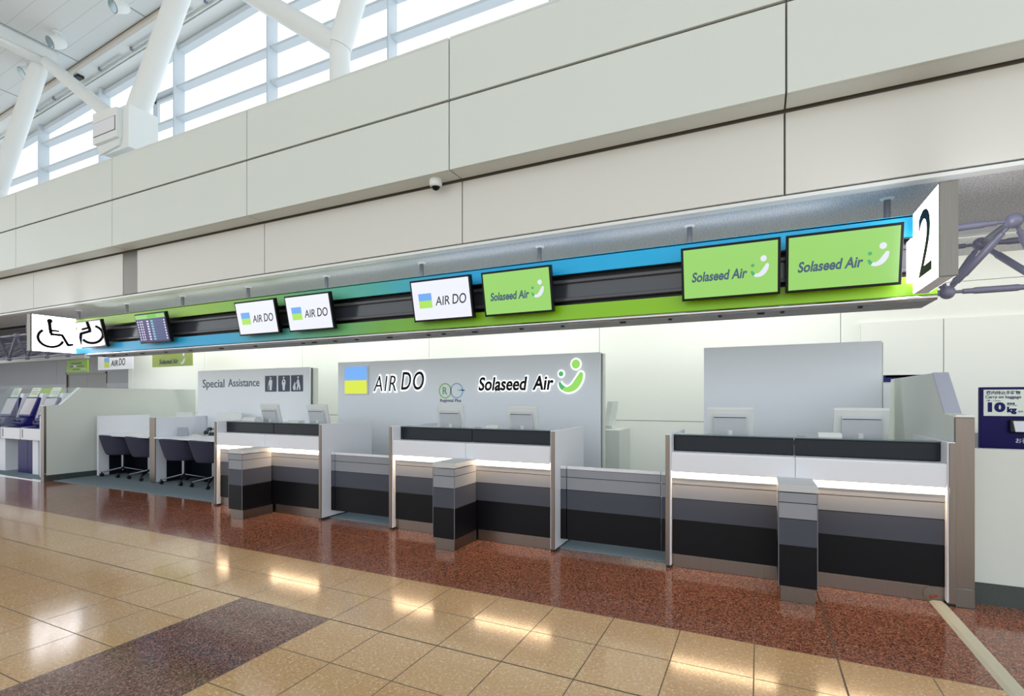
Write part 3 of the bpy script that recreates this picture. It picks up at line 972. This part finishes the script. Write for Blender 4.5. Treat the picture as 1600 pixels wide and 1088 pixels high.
# ================================================================== check-in counters
def bands(mb, xa, xb, y0, y1, zs, mats):
    """stacked colour bands with dark grooves between them; zs from top"""
    for (za, zb), m in zip(zip(zs[:-1], zs[1:]), mats):
        mb.box(xa, xb, y0, y1, zb + 0.003, za - 0.003, m)
    mb.box(xa + 0.003, xb - 0.003, y0 + 0.006, y1 - 0.001, zs[-1] + 0.004, zs[0] - 0.004, 3)
    return mb


BM = ['band1', 'band2', 'band3', 'gap']


def counter(x0, label, right_steel=True):
    W = 1.877
    t = thing('check_in_counter', label, 'counter', (x0, 4.36, 0), group='check-in counters')
    for s, xa in ((0, 0.0), (1, W - 0.045)):
        sp = MB().box(xa, xa + 0.045, 0.012, 0.86, 0.02, 1.10).build('side_panel', 'white', t, 0.003)
        e0, e1 = (xa, xa + 0.033) if s == 0 else (xa + 0.010, xa + 0.045)
        MB().box(e0, e1, 0.0, 0.0125, 0.02, 1.092).build('steel_edge', 'steel', sp, 0.002)
        MB().box(xa + 0.004, xa + 0.041, 0.012, 0.85, 0.0, 0.02).build('foot_strip', 'black', sp)
    xa, xb = 0.046, W - 0.046
    xm = W / 2
    # white apron shelf with its centre seam
    m = MB()
    for a, b in ((xa, xm - 0.0015), (xm + 0.0015, xb)):
        m.prism([(0.010, 0.798), (0.010, 0.942), (0.022, 0.953), (0.15, 0.953), (0.15, 0.80), (0.018, 0.80), (0.018, 0.792), (0.012, 0.792)], 'x', a, b)
    ap = m.build('apron_shelf', 'white', t, 0.002)
    MB().box(xm - 0.0014, xm + 0.0014, 0.013, 0.148, 0.793, 0.951).build('seam_strip', 'joint', ap)
    # upper charcoal fascia in two glass-topped leaves
    for a, b in ((xa, xm - 0.0015), (xm + 0.0015, xb)):
        f = MB().box(a, b, 0.14, 0.165, 0.953, 1.083).build('upper_fascia', 'charcoal', t, 0.008)
        MB().box(a, b, 0.137, 0.30, 1.083, 1.092).build('glass_ledge', plain('smoked_glass_ledge', rgb(70, 92, 100), 0.08), f, 0.003)
    # striped front
    m = MB()
    bands(m, xa, xb, 0.055, 0.075, (0.735, 0.685, 0.568, 0.392, 0.108), (0, 0, 1, 2))
    m.build('striped_front', BM, t)
    MB().box(xa, xb, 0.062, 0.085, 0.0, 0.106).build('kick_plate', 'steel', t, 0.002)
    MB().box(xa, xb, 0.046, 0.056, 0.738, 0.80).build('glowing_recess_band', 'recess_glow', t)  # white recess band, its lit look put in as emission
    MB().box(xa, xb, 0.0185, 0.0455, 0.792, 0.799).build('light_strip', 'led', t)
    MB().box(xa, xb, 0.085, 0.11, 0.0, 0.80).build('carcass', 'offwhite', t)
    MB().box(xa, xb, 0.165, 0.86, 0.715, 0.74).build('worktop', 'white', t, 0.003)
    MB().box(xa, xb, 0.165, 0.42, 1.04, 1.06).build('upper_shelf', 'white', t, 0.003)
    return t


CX = (-6.39, -3.54, -0.69)
counter(CX[0], 'check-in counter farthest left, in front of the Special Assistance board')
counter(CX[1], 'middle check-in counter in front of the lit airline names')
counter(CX[2], 'check-in counter farthest right, beside the tall steel post')
pl = ('striped bag pedestal standing at the left check-in counter', 'striped bag pedestal standing at the middle check-in counter', 'striped bag pedestal standing at the right check-in counter')
for x0, lb, off in zip(CX, pl, (0.825, 0.825, 0.815)):
    t = thing('bag_pedestal', lb, 'pedestal', (x0 + off, 3.975, 0), group='bag pedestals')
    m = MB()
    zs = (0.752, 0.683, 0.573, 0.390, 0.108)
    bands(m, 0, 0.232, 0.0, 0.392, zs, (0, 0, 1, 2))
    for xx in (-0.002, 0.229):
        for yy in (-0.002,):
            m.box(xx, xx + 0.005, yy, yy + 0.005, 0.108, 0.752, 4)
    m.build('striped_body', BM + ['rod'], t)
    MB().box(-0.002, 0.234, -0.002, 0.392, 0.756, 0.803).build('cap', plain('pale_grey_cap', rgb(196, 199, 203), 0.35), t, 0.003)
    MB().box(0.012, 0.220, 0.02, 0.425, 0.0, 0.106).build('plinth', 'steel', t, 0.002)

# swing gates between the counters
for x0, x1, lb in ((-4.512, -3.542, 'striped low gate between the left and middle counters'), (-1.662, -0.692, 'striped low gate between the middle and right counters')):
    t = thing('counter_gate', lb, 'gate', (x0, 4.515, 0), group='gates between counters')
    W = x1 - x0
    zs = (0.738, 0.664, 0.548, 0.366, 0.085)
    for a, b, nm in ((-0.003, 0.055, 'hinge_post'), (0.063, W - 0.063, 'leaf'), (W - 0.055, W + 0.004, 'latch_post')):
        m = MB(); bands(m, a, b, 0.0, 0.035, zs, (0, 0, 1, 2)); lf = m.build(nm, BM, t)
        MB().box(a, b, -0.002, 0.037, 0.738, 0.765).build('top_rail', 'white', lf, 0.003)
    MB().box(0.005, 0.30, 0.036, 0.05, 0.10, 0.72).build('backing_strip', 'gap', t)


# monitors and small machines on the counters
def monitor(x, y, zt, label, wd=0.335, ang=14):
    t = thing('monitor', label, 'monitor', (x, y, 0.741), group='staff monitors')
    H = 0.31
    top = zt - 0.741
    rot = Matrix.Translation((0, 0, top)) @ Matrix.Rotation(R(ang), 4, 'X') @ Matrix.Translation((0, 0, -H))
    MB().prism([(0.0, 0.0), (0.030, 0.0), (0.030, H), (0.016, H), (0.0, H - 0.012)], 'x', -wd / 2, wd / 2).xform(rot).build('shell', 'monitor', t, 0.003)
    MB().box(-wd / 2 + 0.01, wd / 2 - 0.01, 0.0305, 0.032, 0.012, H - 0.012).xform(rot).build('screen', 'blackgloss', t)
    w2 = wd * 0.36
    MB().prism([(0.0, 0.02), (0.0, H - 0.055), (-0.030, H - 0.075), (-0.030, 0.02)], 'x', -w2, w2).xform(rot).build('back_cover', 'monitor_panel', t, 0.004)
    MB().box(-w2 * 0.96, w2 * 0.96, -0.0312, -0.0295, H - 0.083, H - 0.077).xform(rot).build('vent_slot', 'gap', t)
    MB().tube((0, 0.07, 0.0), (0, 0.03, top - 0.20), 0.022).build('stand_neck', 'monitor', t)
    MB().lathe([(0, 0.10), (0.6, 0.095), (1, 0.03)], (0, 0.07, 0), (0, 0.07, 0.022), 28).build('stand_base', 'monitor', t)


mons = [(-5.99, 'white monitor on the left counter, the one nearer its left end'), (-5.12, 'white monitor on the left counter, the one nearer its right end'),
        (-3.105, 'white monitor on the middle counter, left of centre'), (-2.225, 'white monitor on the middle counter, right of centre'),
        (-0.225, 'white monitor on the right counter, nearer the gate'), (0.735, 'white monitor on the right counter, nearer the steel post')]
for x, lb in mons:
    monitor(x, 4.86, 1.312, lb, 0.345 if x < -1 else 0.37)


def printer(x, y, z, sx, sy, sz, label, grp=None):
    t = thing('label_printer', label, 'printer', (x, y, z))
    MB().prism([(-sy / 2, 0), (sy / 2, 0), (sy / 2, sz), (-sy / 4, sz), (-sy / 2, sz * 0.6)], 'x', -sx / 2, sx / 2).build('case', 'monitor', t, 0.006)
    MB().box(-sx * 0.25, sx * 0.25, -sy / 2 - 0.001, -sy / 2 + 0.004, sz * 0.2, sz * 0.35).build('slot', 'gap', t)


printer(0.50, 4.70, 1.061, 0.16, 0.12, 0.065, 'small white printer beside the right monitor of the right counter')
printer(-2.46, 4.70, 1.061, 0.14, 0.12, 0.06, 'small white printer between the monitors of the middle counter')
printer(-5.30, 4.70, 1.061, 0.20, 0.12, 0.055, 'small white printer between the monitors of the left counter')
printer(-6.16, 4.74, 1.061, 0.24, 0.12, 0.085, 'wide white printer at the left end of the left counter')
for x, lb in ((0.31, 'small black card reader on the right counter'), (-2.66, 'small black card reader on the middle counter'), (-5.50, 'small black card reader on the left counter')):
    tag(MB().box(-0.035, 0.035, -0.03, 0.03, 0, 0.03).build('card_reader', 'black', bevel=0.006, loc=(x, 4.71, 1.061)), lb, 'card reader')

# ================================================================== tall side partitions with a slanted shoulder
def side_partition(x0, x1, yb, label, slope=0.0):
    t = thing('side_partition', label, 'partition', (x0, 4.375, 0))
    W = x1 - x0
    MB().prism([(0.012, 0.10), (0.012, 1.27), (0.235, 1.285), (0.515, 1.585), (yb - 4.375 - slope, 1.585), (yb - 4.375, 0.9 if slope else 1.585), (yb - 4.375, 0.10)], 'x', 0, W).build('wall_panel', 'offwhite', t, 0.003)
    MB().prism([(0.236, 1.289), (0.512, 1.589), (0.520, 1.585), (0.244, 1.285)], 'x', 0.0, W).build('shoulder_cap', 'lavender' if slope else 'white_metal', t)
    MB().box(-0.003, W + 0.003, 0.0, 0.035, 0.13, 1.265).build('steel_post', 'steel', t, 0.004)
    MB().box(-0.003, W + 0.003, 0.0, 0.035, 0.0, 0.125).box(-0.003, W + 0.003, 0.035, 0.20, 0.0, 0.098).build('steel_foot', 'steel_dark', t, 0.003)
    MB().box(-0.003, W + 0.003, -0.001, 0.05, 1.266, 1.282).build('post_cap', 'white_metal', t, 0.003)
    MB().box(0.003, W - 0.003, 0.20, yb - 4.375 - 0.02, 0.0, 0.098).build('dark_plinth', 'granite_base', t)
    return t


side_partition(-10.89, -10.79, 6.95, 'tall pale partition with a slanted shoulder beside the kiosks')
side_partition(1.19, 1.285, 6.4, 'tall pale partition ending in the steel post beside the right counter', 0.15)
# clear acrylic guards filling the slanted shoulder
o = MB().prism([(4.62, 1.29), (4.42, 1.29), (4.62, 1.585), (4.895, 1.585)], 'x', -10.86, -10.85).build('acrylic_guard', 'acrylic')
tag(o, 'clear acrylic guard above the slanted shoulder of the left partition', 'guard')

# low white wall and signs at the far right
t = thing('low_wall', 'low white wall on a dark granite base at the right edge', 'low wall', (1.315, 4.50, 0))
MB().box(0, 3.2, 0, 0.10, 0.148, 1.05).build('white_panel', 'offwhite', t, 0.003)
MB().box(0.0, 3.2, 0.012, 0.09, 0, 0.147).build('granite_base', 'granite_base', t)
t = thing('baggage_sign', 'navy carry-on baggage sign board reading 10 kg behind the low wall', 'sign', (1.59, 5.3, 0))
MB().box(0, 0.62, 0, 0.04, 0.03, 1.482).build('navy_board', 'navy', t, 0.004)
MB().box(0.02, 0.60, -0.05, 0.12, 0, 0.03).build('foot', 'steel_dark', t, 0.004)
p = MB().box(0.022, 0.60, -0.004, 0.0, 1.255, 1.462).build('notice', 'paper', t)
dk = plain('notice_ink', rgb(30, 24, 96), 0.5, spec=0.2)
for nm, tx, xa, xb, za, zb, bo in (('lettering', '機内持込手荷物', 0.039, 0.241, 1.424, 1.453, 0.012), ('lettering', 'Carry on baggage', 0.033, 0.246, 1.387, 1.417, 0.012),
                           ('lettering', '1個・1 piece', 0.039, 0.124, 1.369, 1.382, 0.0), ('numerals', '10', 0.047, 0.153, 1.285, 1.363, 0.06),
                           ('lettering', 'kg', 0.163, 0.219, 1.270, 1.328, 0.05), ('lettering', '総重量', 0.163, 0.209, 1.345, 1.361, 0.01),
                           ('lettering', 'Total weight', 0.163, 0.224, 1.335, 1.342, 0.0), ('lettering', '以内', 0.227, 0.256, 1.284, 1.299, 0.0)):
    text_mb(tx, xa, xb, za, zb, -0.006, bold=bo, thick=0.002).build(nm, dk, p)
text_mb('お荷物', 0.215, 0.33, 1.045, 1.085, -0.002, thick=0.002).build('lettering', 'white', t)
b = MB().box(0.172, 0.45, -0.035, 0.0, 1.125, 1.228).build('tray', 'black', t, 0.012)
MB().prism([(0.186, 1.218), (0.44, 1.218), (0.44, 1.135), (0.20, 1.135)], 'y', -0.045, -0.035).build('tray_face', 'white', b)
o = MB().box(0, 0.9, 0, 0.5, 0, 1.075).build('cabinet', 'greywall', bevel=0.006, loc=(1.75, 6.2, 0))
tag(o, 'grey cabinet behind the navy baggage sign', 'cabinet')
# machine behind the blank board: blue-topped unit
t = thing('baggage_machine', 'white and blue unit behind the right partition', 'machine', (1.16, 6.62, 0))
MB().box(0, 0.55, 0, 0.4, 0, 1.57).build('body', 'white', t, 0.01)
MB().box(-0.005, 0.30, -0.006, 0.41, 1.57, 1.64).box(0.05, 0.5, -0.006, 0.2, 1.61, 1.64).build('blue_top', 'kiosk_navy', t, 0.004)
# cabinet and monitor glimpsed beside the wide board
o = MB().box(0, 0.24, 0, 0.6, 0, 1.0).build('cabinet', 'offwhite', bevel=0.006, loc=(-1.80, 6.35, 0))
tag(o, 'pale cabinet half hidden behind the wide lettered board', 'cabinet')
t = thing('wall_monitor', 'white monitor seen edge-on beside the wide lettered board', 'monitor', (-1.78, 6.5, 1.0))
MB().prism([(-0.02, 0.04), (0.05, 0.04), (0.10, 0.36), (0.03, 0.36)], 'y', 0.0, 0.3).build('shell', 'monitor', t, 0.004)
MB().box(-0.03, 0.06, 0.10, 0.2, 0.0, 0.05).build('stand', 'monitor', t, 0.004)

# ================================================================== assistance desks on the left
def desk(x0, x1, label, post):
    t = thing('assistance_desk', label, 'desk', (x0, 5.05, 0), group='assistance desks')
    W = x1 - x0
    th = 0.15 if post else 0.05
    MB().box(0, th, 0.03, 0.89, 0.76, 1.085).box(0, th, 0.03, 0.20, 0.02, 0.76).build('side_panel', 'white', t, 0.003)
    if post:
        MB().box(-0.002, th + 0.002, 0.015, 0.03, 0.02, 1.08).build('steel_post', 'steel', t, 0.003)
    MB().box(0.0, th, 0.20, 0.89, 0.02, 0.735).build('dark_side', 'charcoal', t)
    MB().box(th, W, 0.0, 0.89, 0.737, 0.762).build('desktop', 'white', t, 0.004)
    MB().box(th, W, 0.62, 0.65, 0.02, 0.737).build('modesty_panel', 'charcoal', t)
    return t


desk(-10.66, -9.07, 'white assistance desk nearer the tall pale partition', False)
desk(-9.06, -6.40, 'white assistance desk with a telephone, nearer the left counter', True)


def chair_proto():
    t = thing('swivel_chair', 'x', 'chair', (0, 0, 0))
    # tub shell: one swept surface, high at the back, low at the arms
    vs, fs = [], []
    nu, nv = 28, 10
    for i in range(nu + 1):
        a = R(-128 + 256 * i / nu)            # 0 = straight back (towards -Y)
        rise = 0.5 + 0.5 * math.cos(a * 0.95)
        zt = 0.56 + 0.195 * rise ** 0.8
        for j in range(nv + 1):
            s = j / nv
            z = 0.40 + (zt - 0.40) * s
            rx = 0.20 + 0.085 * s ** 0.5
            ry = 0.20 + (0.075 + 0.05 * rise) * s ** 0.8
            vs.append((rx * math.sin(a), -ry * math.cos(a), z))
    for i in range(nu):
        for j in range(nv):
            k = i * (nv + 1) + j
            fs.append((k, k + 1, k + nv + 2, k + nv + 1))
    sh = MB().add(vs, fs, 0, True).build('shell', 'fabric', t)
    sm = sh.modifiers.new('thick', 'SOLIDIFY'); sm.thickness = 0.035; sm.offset = 1
    bv = sh.modifiers.new('round', 'SUBSURF'); bv.levels = 1; bv.render_levels = 1
    MB().lathe([(0, 0.13), (0.2, 0.19), (0.75, 0.20), (1, 0.17)], (0, 0, 0.385), (0, 0, 0.465), 32).build('seat', 'fabric', t)
    MB().tube((0, 0, 0.10), (0, 0, 0.39), 0.028).build('column', 'chair_metal', t)
    for k in range(4):
        a = R(45 + 90 * k)
        e = Vector((0.31 * math.cos(a), 0.31 * math.sin(a), 0.075))
        lg = MB().lathe([(0, 0.018), (1, 0.011)], (0, 0, 0.15), e, 12).build('leg', 'chair_metal', t)
        MB().lathe([(0, 0.030), (1, 0.030)], e + Vector((-0.018, 0, -0.045)), e + Vector((0.018, 0, -0.045)), 18).tube(e + Vector((0, 0, -0.045)), e + Vector((0, 0, 0.012)), 0.012).build('caster', 'black', lg)
    return t


ch = chair_proto()
spots = [(-10.33, 5.33, 4, 'dark grey tub chair nearest the tall pale partition'), (-9.53, 5.33, -6, 'dark grey tub chair just left of the steel-edged desk panel'),
         (-8.50, 5.28, 5, 'dark grey tub chair just right of the steel-edged desk panel'), (-7.76, 5.29, -4, 'dark grey tub chair nearest the left check-in counter')]
for i, (x, y, a, lb) in enumerate(spots):
    o = ch if i == 0 else copy_tree(ch)
    o.location = (x, y, 0.008); o.rotation_euler = (0, 0, R(a))
    tag(o, lb, 'chair', 'tub chairs at the assistance desks')

# telephone, menu stand and card tray on the second desk
t = thing('desk_telephone', 'black desk telephone on the second assistance desk', 'telephone', (-8.50, 5.76, 0.762), (0, 0, R(38)))
MB().prism([(-0.11, 0.0), (0.11, 0.0), (0.11, 0.10), (0.07, 0.115), (-0.11, 0.025)], 'x', -0.02, 0.13).build('base', 'black', t, 0.005)
MB().box(-0.085, -0.03, -0.10, 0.11, 0.075, 0.105).box(-0.09, -0.025, -0.11, -0.05, 0.05, 0.10).box(-0.09, -0.025, 0.06, 0.12, 0.07, 0.11).xform(Matrix.Rotation(R(14), 4, 'X')).build('handset', 'black', t, 0.01)
MB().box(0.0, 0.115, -0.07, 0.05, 0.0, 0.004).xform(Matrix.Translation((0, 0, 0.078)) @ Matrix.Rotation(R(23), 4, 'X')).build('keypad', 'monitor_panel', t)
t = thing('menu_stand', 'grey leaning card stand on the second assistance desk', 'stand', (-8.76, 5.42, 0.762), (0, 0, R(46)))
MB().prism([(0.0, 0.0), (0.10, 0.0), (0.09, 0.012), (0.028, 0.145), (0.018, 0.14)], 'x', -0.075, 0.075).build('card', 'card_grey', t, 0.002)
t = thing('coin_tray', 'cream tray with papers beside the grey card stand', 'tray', (-8.66, 5.62, 0.762))
MB().box(-0.10, 0.10, -0.07, 0.07, 0, 0.018).build('tray_base', 'paper', t, 0.005)
MB().box(-0.07, 0.02, -0.03, 0.05, 0.018, 0.045).build('papers', 'beige', t, 0.004)
# white backs of equipment behind the desks
for x, y, z0, z, wd, lb in ((-9.62, 5.98, 0.0, 1.14, 0.5, 'white monitor top just above the second desk panel'), (-8.03, 5.74, 0.7625, 1.155, 0.62, 'white monitor on the second assistance desk, behind the left end of the left counter')):
    t = thing('desk_monitor', lb, 'monitor', (x, y, z0))
    MB().box(-wd / 2, wd / 2, 0, 0.03, z - z0 - 0.33, z - z0).build('shell', 'monitor', t, 0.004)
    MB().box(-0.04, 0.04, 0.03, 0.06, 0.0, z - z0 - 0.2).box(-0.12, 0.12, -0.05, 0.15, 0, 0.02).build('stand', 'monitor', t, 0.003)

# ================================================================== self check-in kiosks at the far left
def kiosk(x0, label, base='blue'):
    t = thing('check_in_kiosk', label, 'kiosk', (x0, 4.62, 0), group='self check-in kiosks')
    if base == 'blue':
        MB().box(0.39, 0.757, 0.11, 0.50, 0.0, 0.64).build('blue_base', 'kiosk_base', t, 0.004)
    elif base == 'leg':
        MB().box(0.36, 0.68, 0.10, 0.30, 0.0, 0.64).build('white_leg', 'white', t, 0.006)
    else:
        MB().box(0.002, 0.19, 0.11, 0.50, 0.0, 0.64).build('blue_base', 'kiosk_base', t, 0.004)
        MB().box(0.20, 0.41, 0.10, 0.16, 0.0, 0.64).build('white_leg', 'white', t, 0.006)
    tr = MB().prism([(0.0, 0.64), (0.0, 0.85), (0.10, 0.865), (0.52, 0.885), (0.52, 0.64)], 'x', 0.02, 0.745).build('tray_box', 'white', t, 0.008)
    MB().prism([(0.01, 0.852), (0.10, 0.868), (0.50, 0.888), (0.50, 0.884)], 'x', 0.06, 0.70).build('blue_top', 'kiosk_navy', tr)
    MB().box(0.085, 0.10, -0.004, 0.01, 0.68, 0.83).build('slot', 'gap', tr)
    MB().prism([(0.20, 0.87), (0.16, 0.93), (0.22, 1.03), (0.36, 1.05), (0.40, 0.87)], 'x', 0.0, 0.42).build('reader_unit', 'kiosk_navy', t, 0.03)
    MB().box(0.07, 0.13, 0.155, 0.175, 0.95, 0.985).box(0.22, 0.30, 0.155, 0.175, 0.95, 0.985).build('card_slot', 'gap', t)
    rot = Matrix.Translation((0.21, 0.26, 1.05)) @ Matrix.Rotation(R(-20), 4, 'X')
    b = MB().box(-0.24, 0.24, 0.0, 0.07, 0.0, 0.40).xform(rot).build('screen_bezel', 'kiosk_navy', t, 0.015)
    MB().box(-0.205, 0.205, -0.004, 0.004, 0.04, 0.37).xform(rot).build('touch_screen', 'kiosk_screen', b)
    MB().prism([(0.34, 0.88), (0.52, 0.88), (0.60, 1.50), (0.46, 1.50), (0.36, 1.06)], 'x', 0.20, 0.46).build('back_column', 'white', t, 0.01)
    n = MB().box(-0.20, 0.12, 0.02, 0.026, 0.38, 0.60).xform(rot).build('notice_card', 'paper', t)
    MB().box(-0.19, 0.11, 0.018, 0.02, 0.40, 0.412).box(-0.19, 0.05, 0.018, 0.02, 0.56, 0.575).xform(rot).build('green_line', 'limeboard', n)
    MB().box(-0.17, 0.09, 0.018, 0.02, 0.46, 0.47).box(-0.17, 0.07, 0.018, 0.02, 0.49, 0.50).box(-0.17, 0.09, 0.018, 0.02, 0.52, 0.53).xform(rot).build('print_line', 'rod', n)
    return t


kiosk(-13.78, 'blue and white check-in kiosk cut off by the left edge', 'leg')
kiosk(-13.01, 'blue and white check-in kiosk seen whole at the far left')
kiosk(-12.25, 'blue and white check-in kiosk partly hidden by the steel-fronted partition', 'both')
tag(MB().box(0, 0.03, 0, 0.55, 0, 1.08).build('kiosk_end_panel', 'white', bevel=0.004, loc=(-11.49, 4.60, 0)), 'white end panel closing the kiosk row beside the partition', 'panel')
o = MB().prism([(4.45, 0.87), (4.86, 0.87), (4.90, 1.63), (4.80, 1.63), (4.45, 1.30)], 'x', -13.035, -13.022).build('acrylic_divider', 'frosted')
tag(o, 'frosted acrylic divider between two kiosks at the left edge', 'divider')
t = thing('green_notice_board', 'lime green board standing behind the kiosks', 'board', (-13.5, 5.55, 0))
MB().box(-0.7, 0.58, 0, 0.03, 1.47, 1.61).build('green_strip', 'limeboard', t, 0.003)
MB().box(-0.7, 0.58, 0.002, 0.028, 0.0, 1.47).build('white_panel', 'white', t, 0.003)

# hanging airline signs behind the gantry's left end
def hang_sign(x0, x1, z0, z1, mat, label, y=6.4, zc=None):
    t = thing('hanging_sign', label, 'sign', ((x0 + x1) / 2, y, 0))
    h = (x1 - x0) / 2
    MB().box(-h, h, 0, 0.03, z0, z1).build('board', mat, t, 0.003)
    for s in (-1, 1):
        MB().tube((s * h * 0.8, 0.015, z1), (s * h * 0.8, 0.015, zc or ZL - 0.03), 0.008, n=10).build('wire', 'rod', t)
    return t, h


t, h = hang_sign(-13.39, -12.06, 2.03, 2.36, 'white', 'white hanging AIR DO sign behind the left end of the gantry', zc=ZL - 0.03)
MB().box(-0.40, -0.20, -0.003, 0, 2.20, 2.30).build('blue_square', plain('sign_blue', rgb(120, 172, 226), 0.4), t)
MB().box(-0.40, -0.20, -0.003, 0, 2.095, 2.20).build('lime_square', plain('sign_lime', rgb(200, 216, 60), 0.4), t)
text_mb('AIR', -0.14, 0.13, 2.11, 2.235, -0.003, 0.16, 0.0).build('wordmark', 'ink', t)
text_mb('DO', 0.17, 0.40, 2.12, 2.27, -0.003, 0.16, 0.0).build('wordmark', 'ink', t)
t, h = hang_sign(-11.35, -10.06, 2.045, 2.36, 'soliv', 'olive green hanging Solaseed Air sign left of the Special Assistance board')
text_mb('Solaseed Air', -0.40, 0.22, 2.10, 2.20, -0.003, 0.18, 0.02).build('wordmark', 'slate', t)
smile(t, 0.36, 2.19, 0.22, -0.003, 'white', 'white', 'e_dkgreen')
t, h = hang_sign(-14.72, -13.82, 2.005, 2.29, 'limeboard', 'lime green hanging sign farthest left behind the wheelchair sign', zc=ZL + 0.8)
MB().box(-0.14, -0.02, -0.003, 0, 2.12, 2.17).box(0.18, 0.40, -0.003, 0, 2.07, 2.09).build('white_mark', 'white', t)
MB().box(-0.24, 0.20, -0.003, 0, 2.20, 2.225).box(-0.30, -0.16, -0.003, 0, 2.13, 2.155).box(0.02, 0.30, -0.003, 0, 2.135, 2.155).box(-0.18, 0.12, -0.003, 0, 2.06, 2.08).build('print_line', 'slate', t)

# cable ramp on the floor
t = thing('cable_ramp', 'cream cable cover strip running across the granite to the right counter', 'cable cover', (1.10, 0, 0))
MB().prism([(-0.046, 0.0), (0.046, 0.0), (0.024, 0.014), (-0.024, 0.014)], 'y', 1.9, 4.42).build('cover', 'cable', t, 0.002)
o = MB()
o.lathe([(0, 0.052), (1, 0.052)], (1.075, 4.416, 0.055), (1.075, 4.424, 0.055), 28)
o = o.build('cable_outlet', 'steel')
tag(o, 'round steel outlet plate where the cable strip meets the right counter', 'outlet')
MB().tube((1.06, 4.41, 0.03), (1.10, 4.418, 0.045), 0.008).build('red_plug', plain('dark_red_plug', rgb(140, 30, 30), 0.4), o)
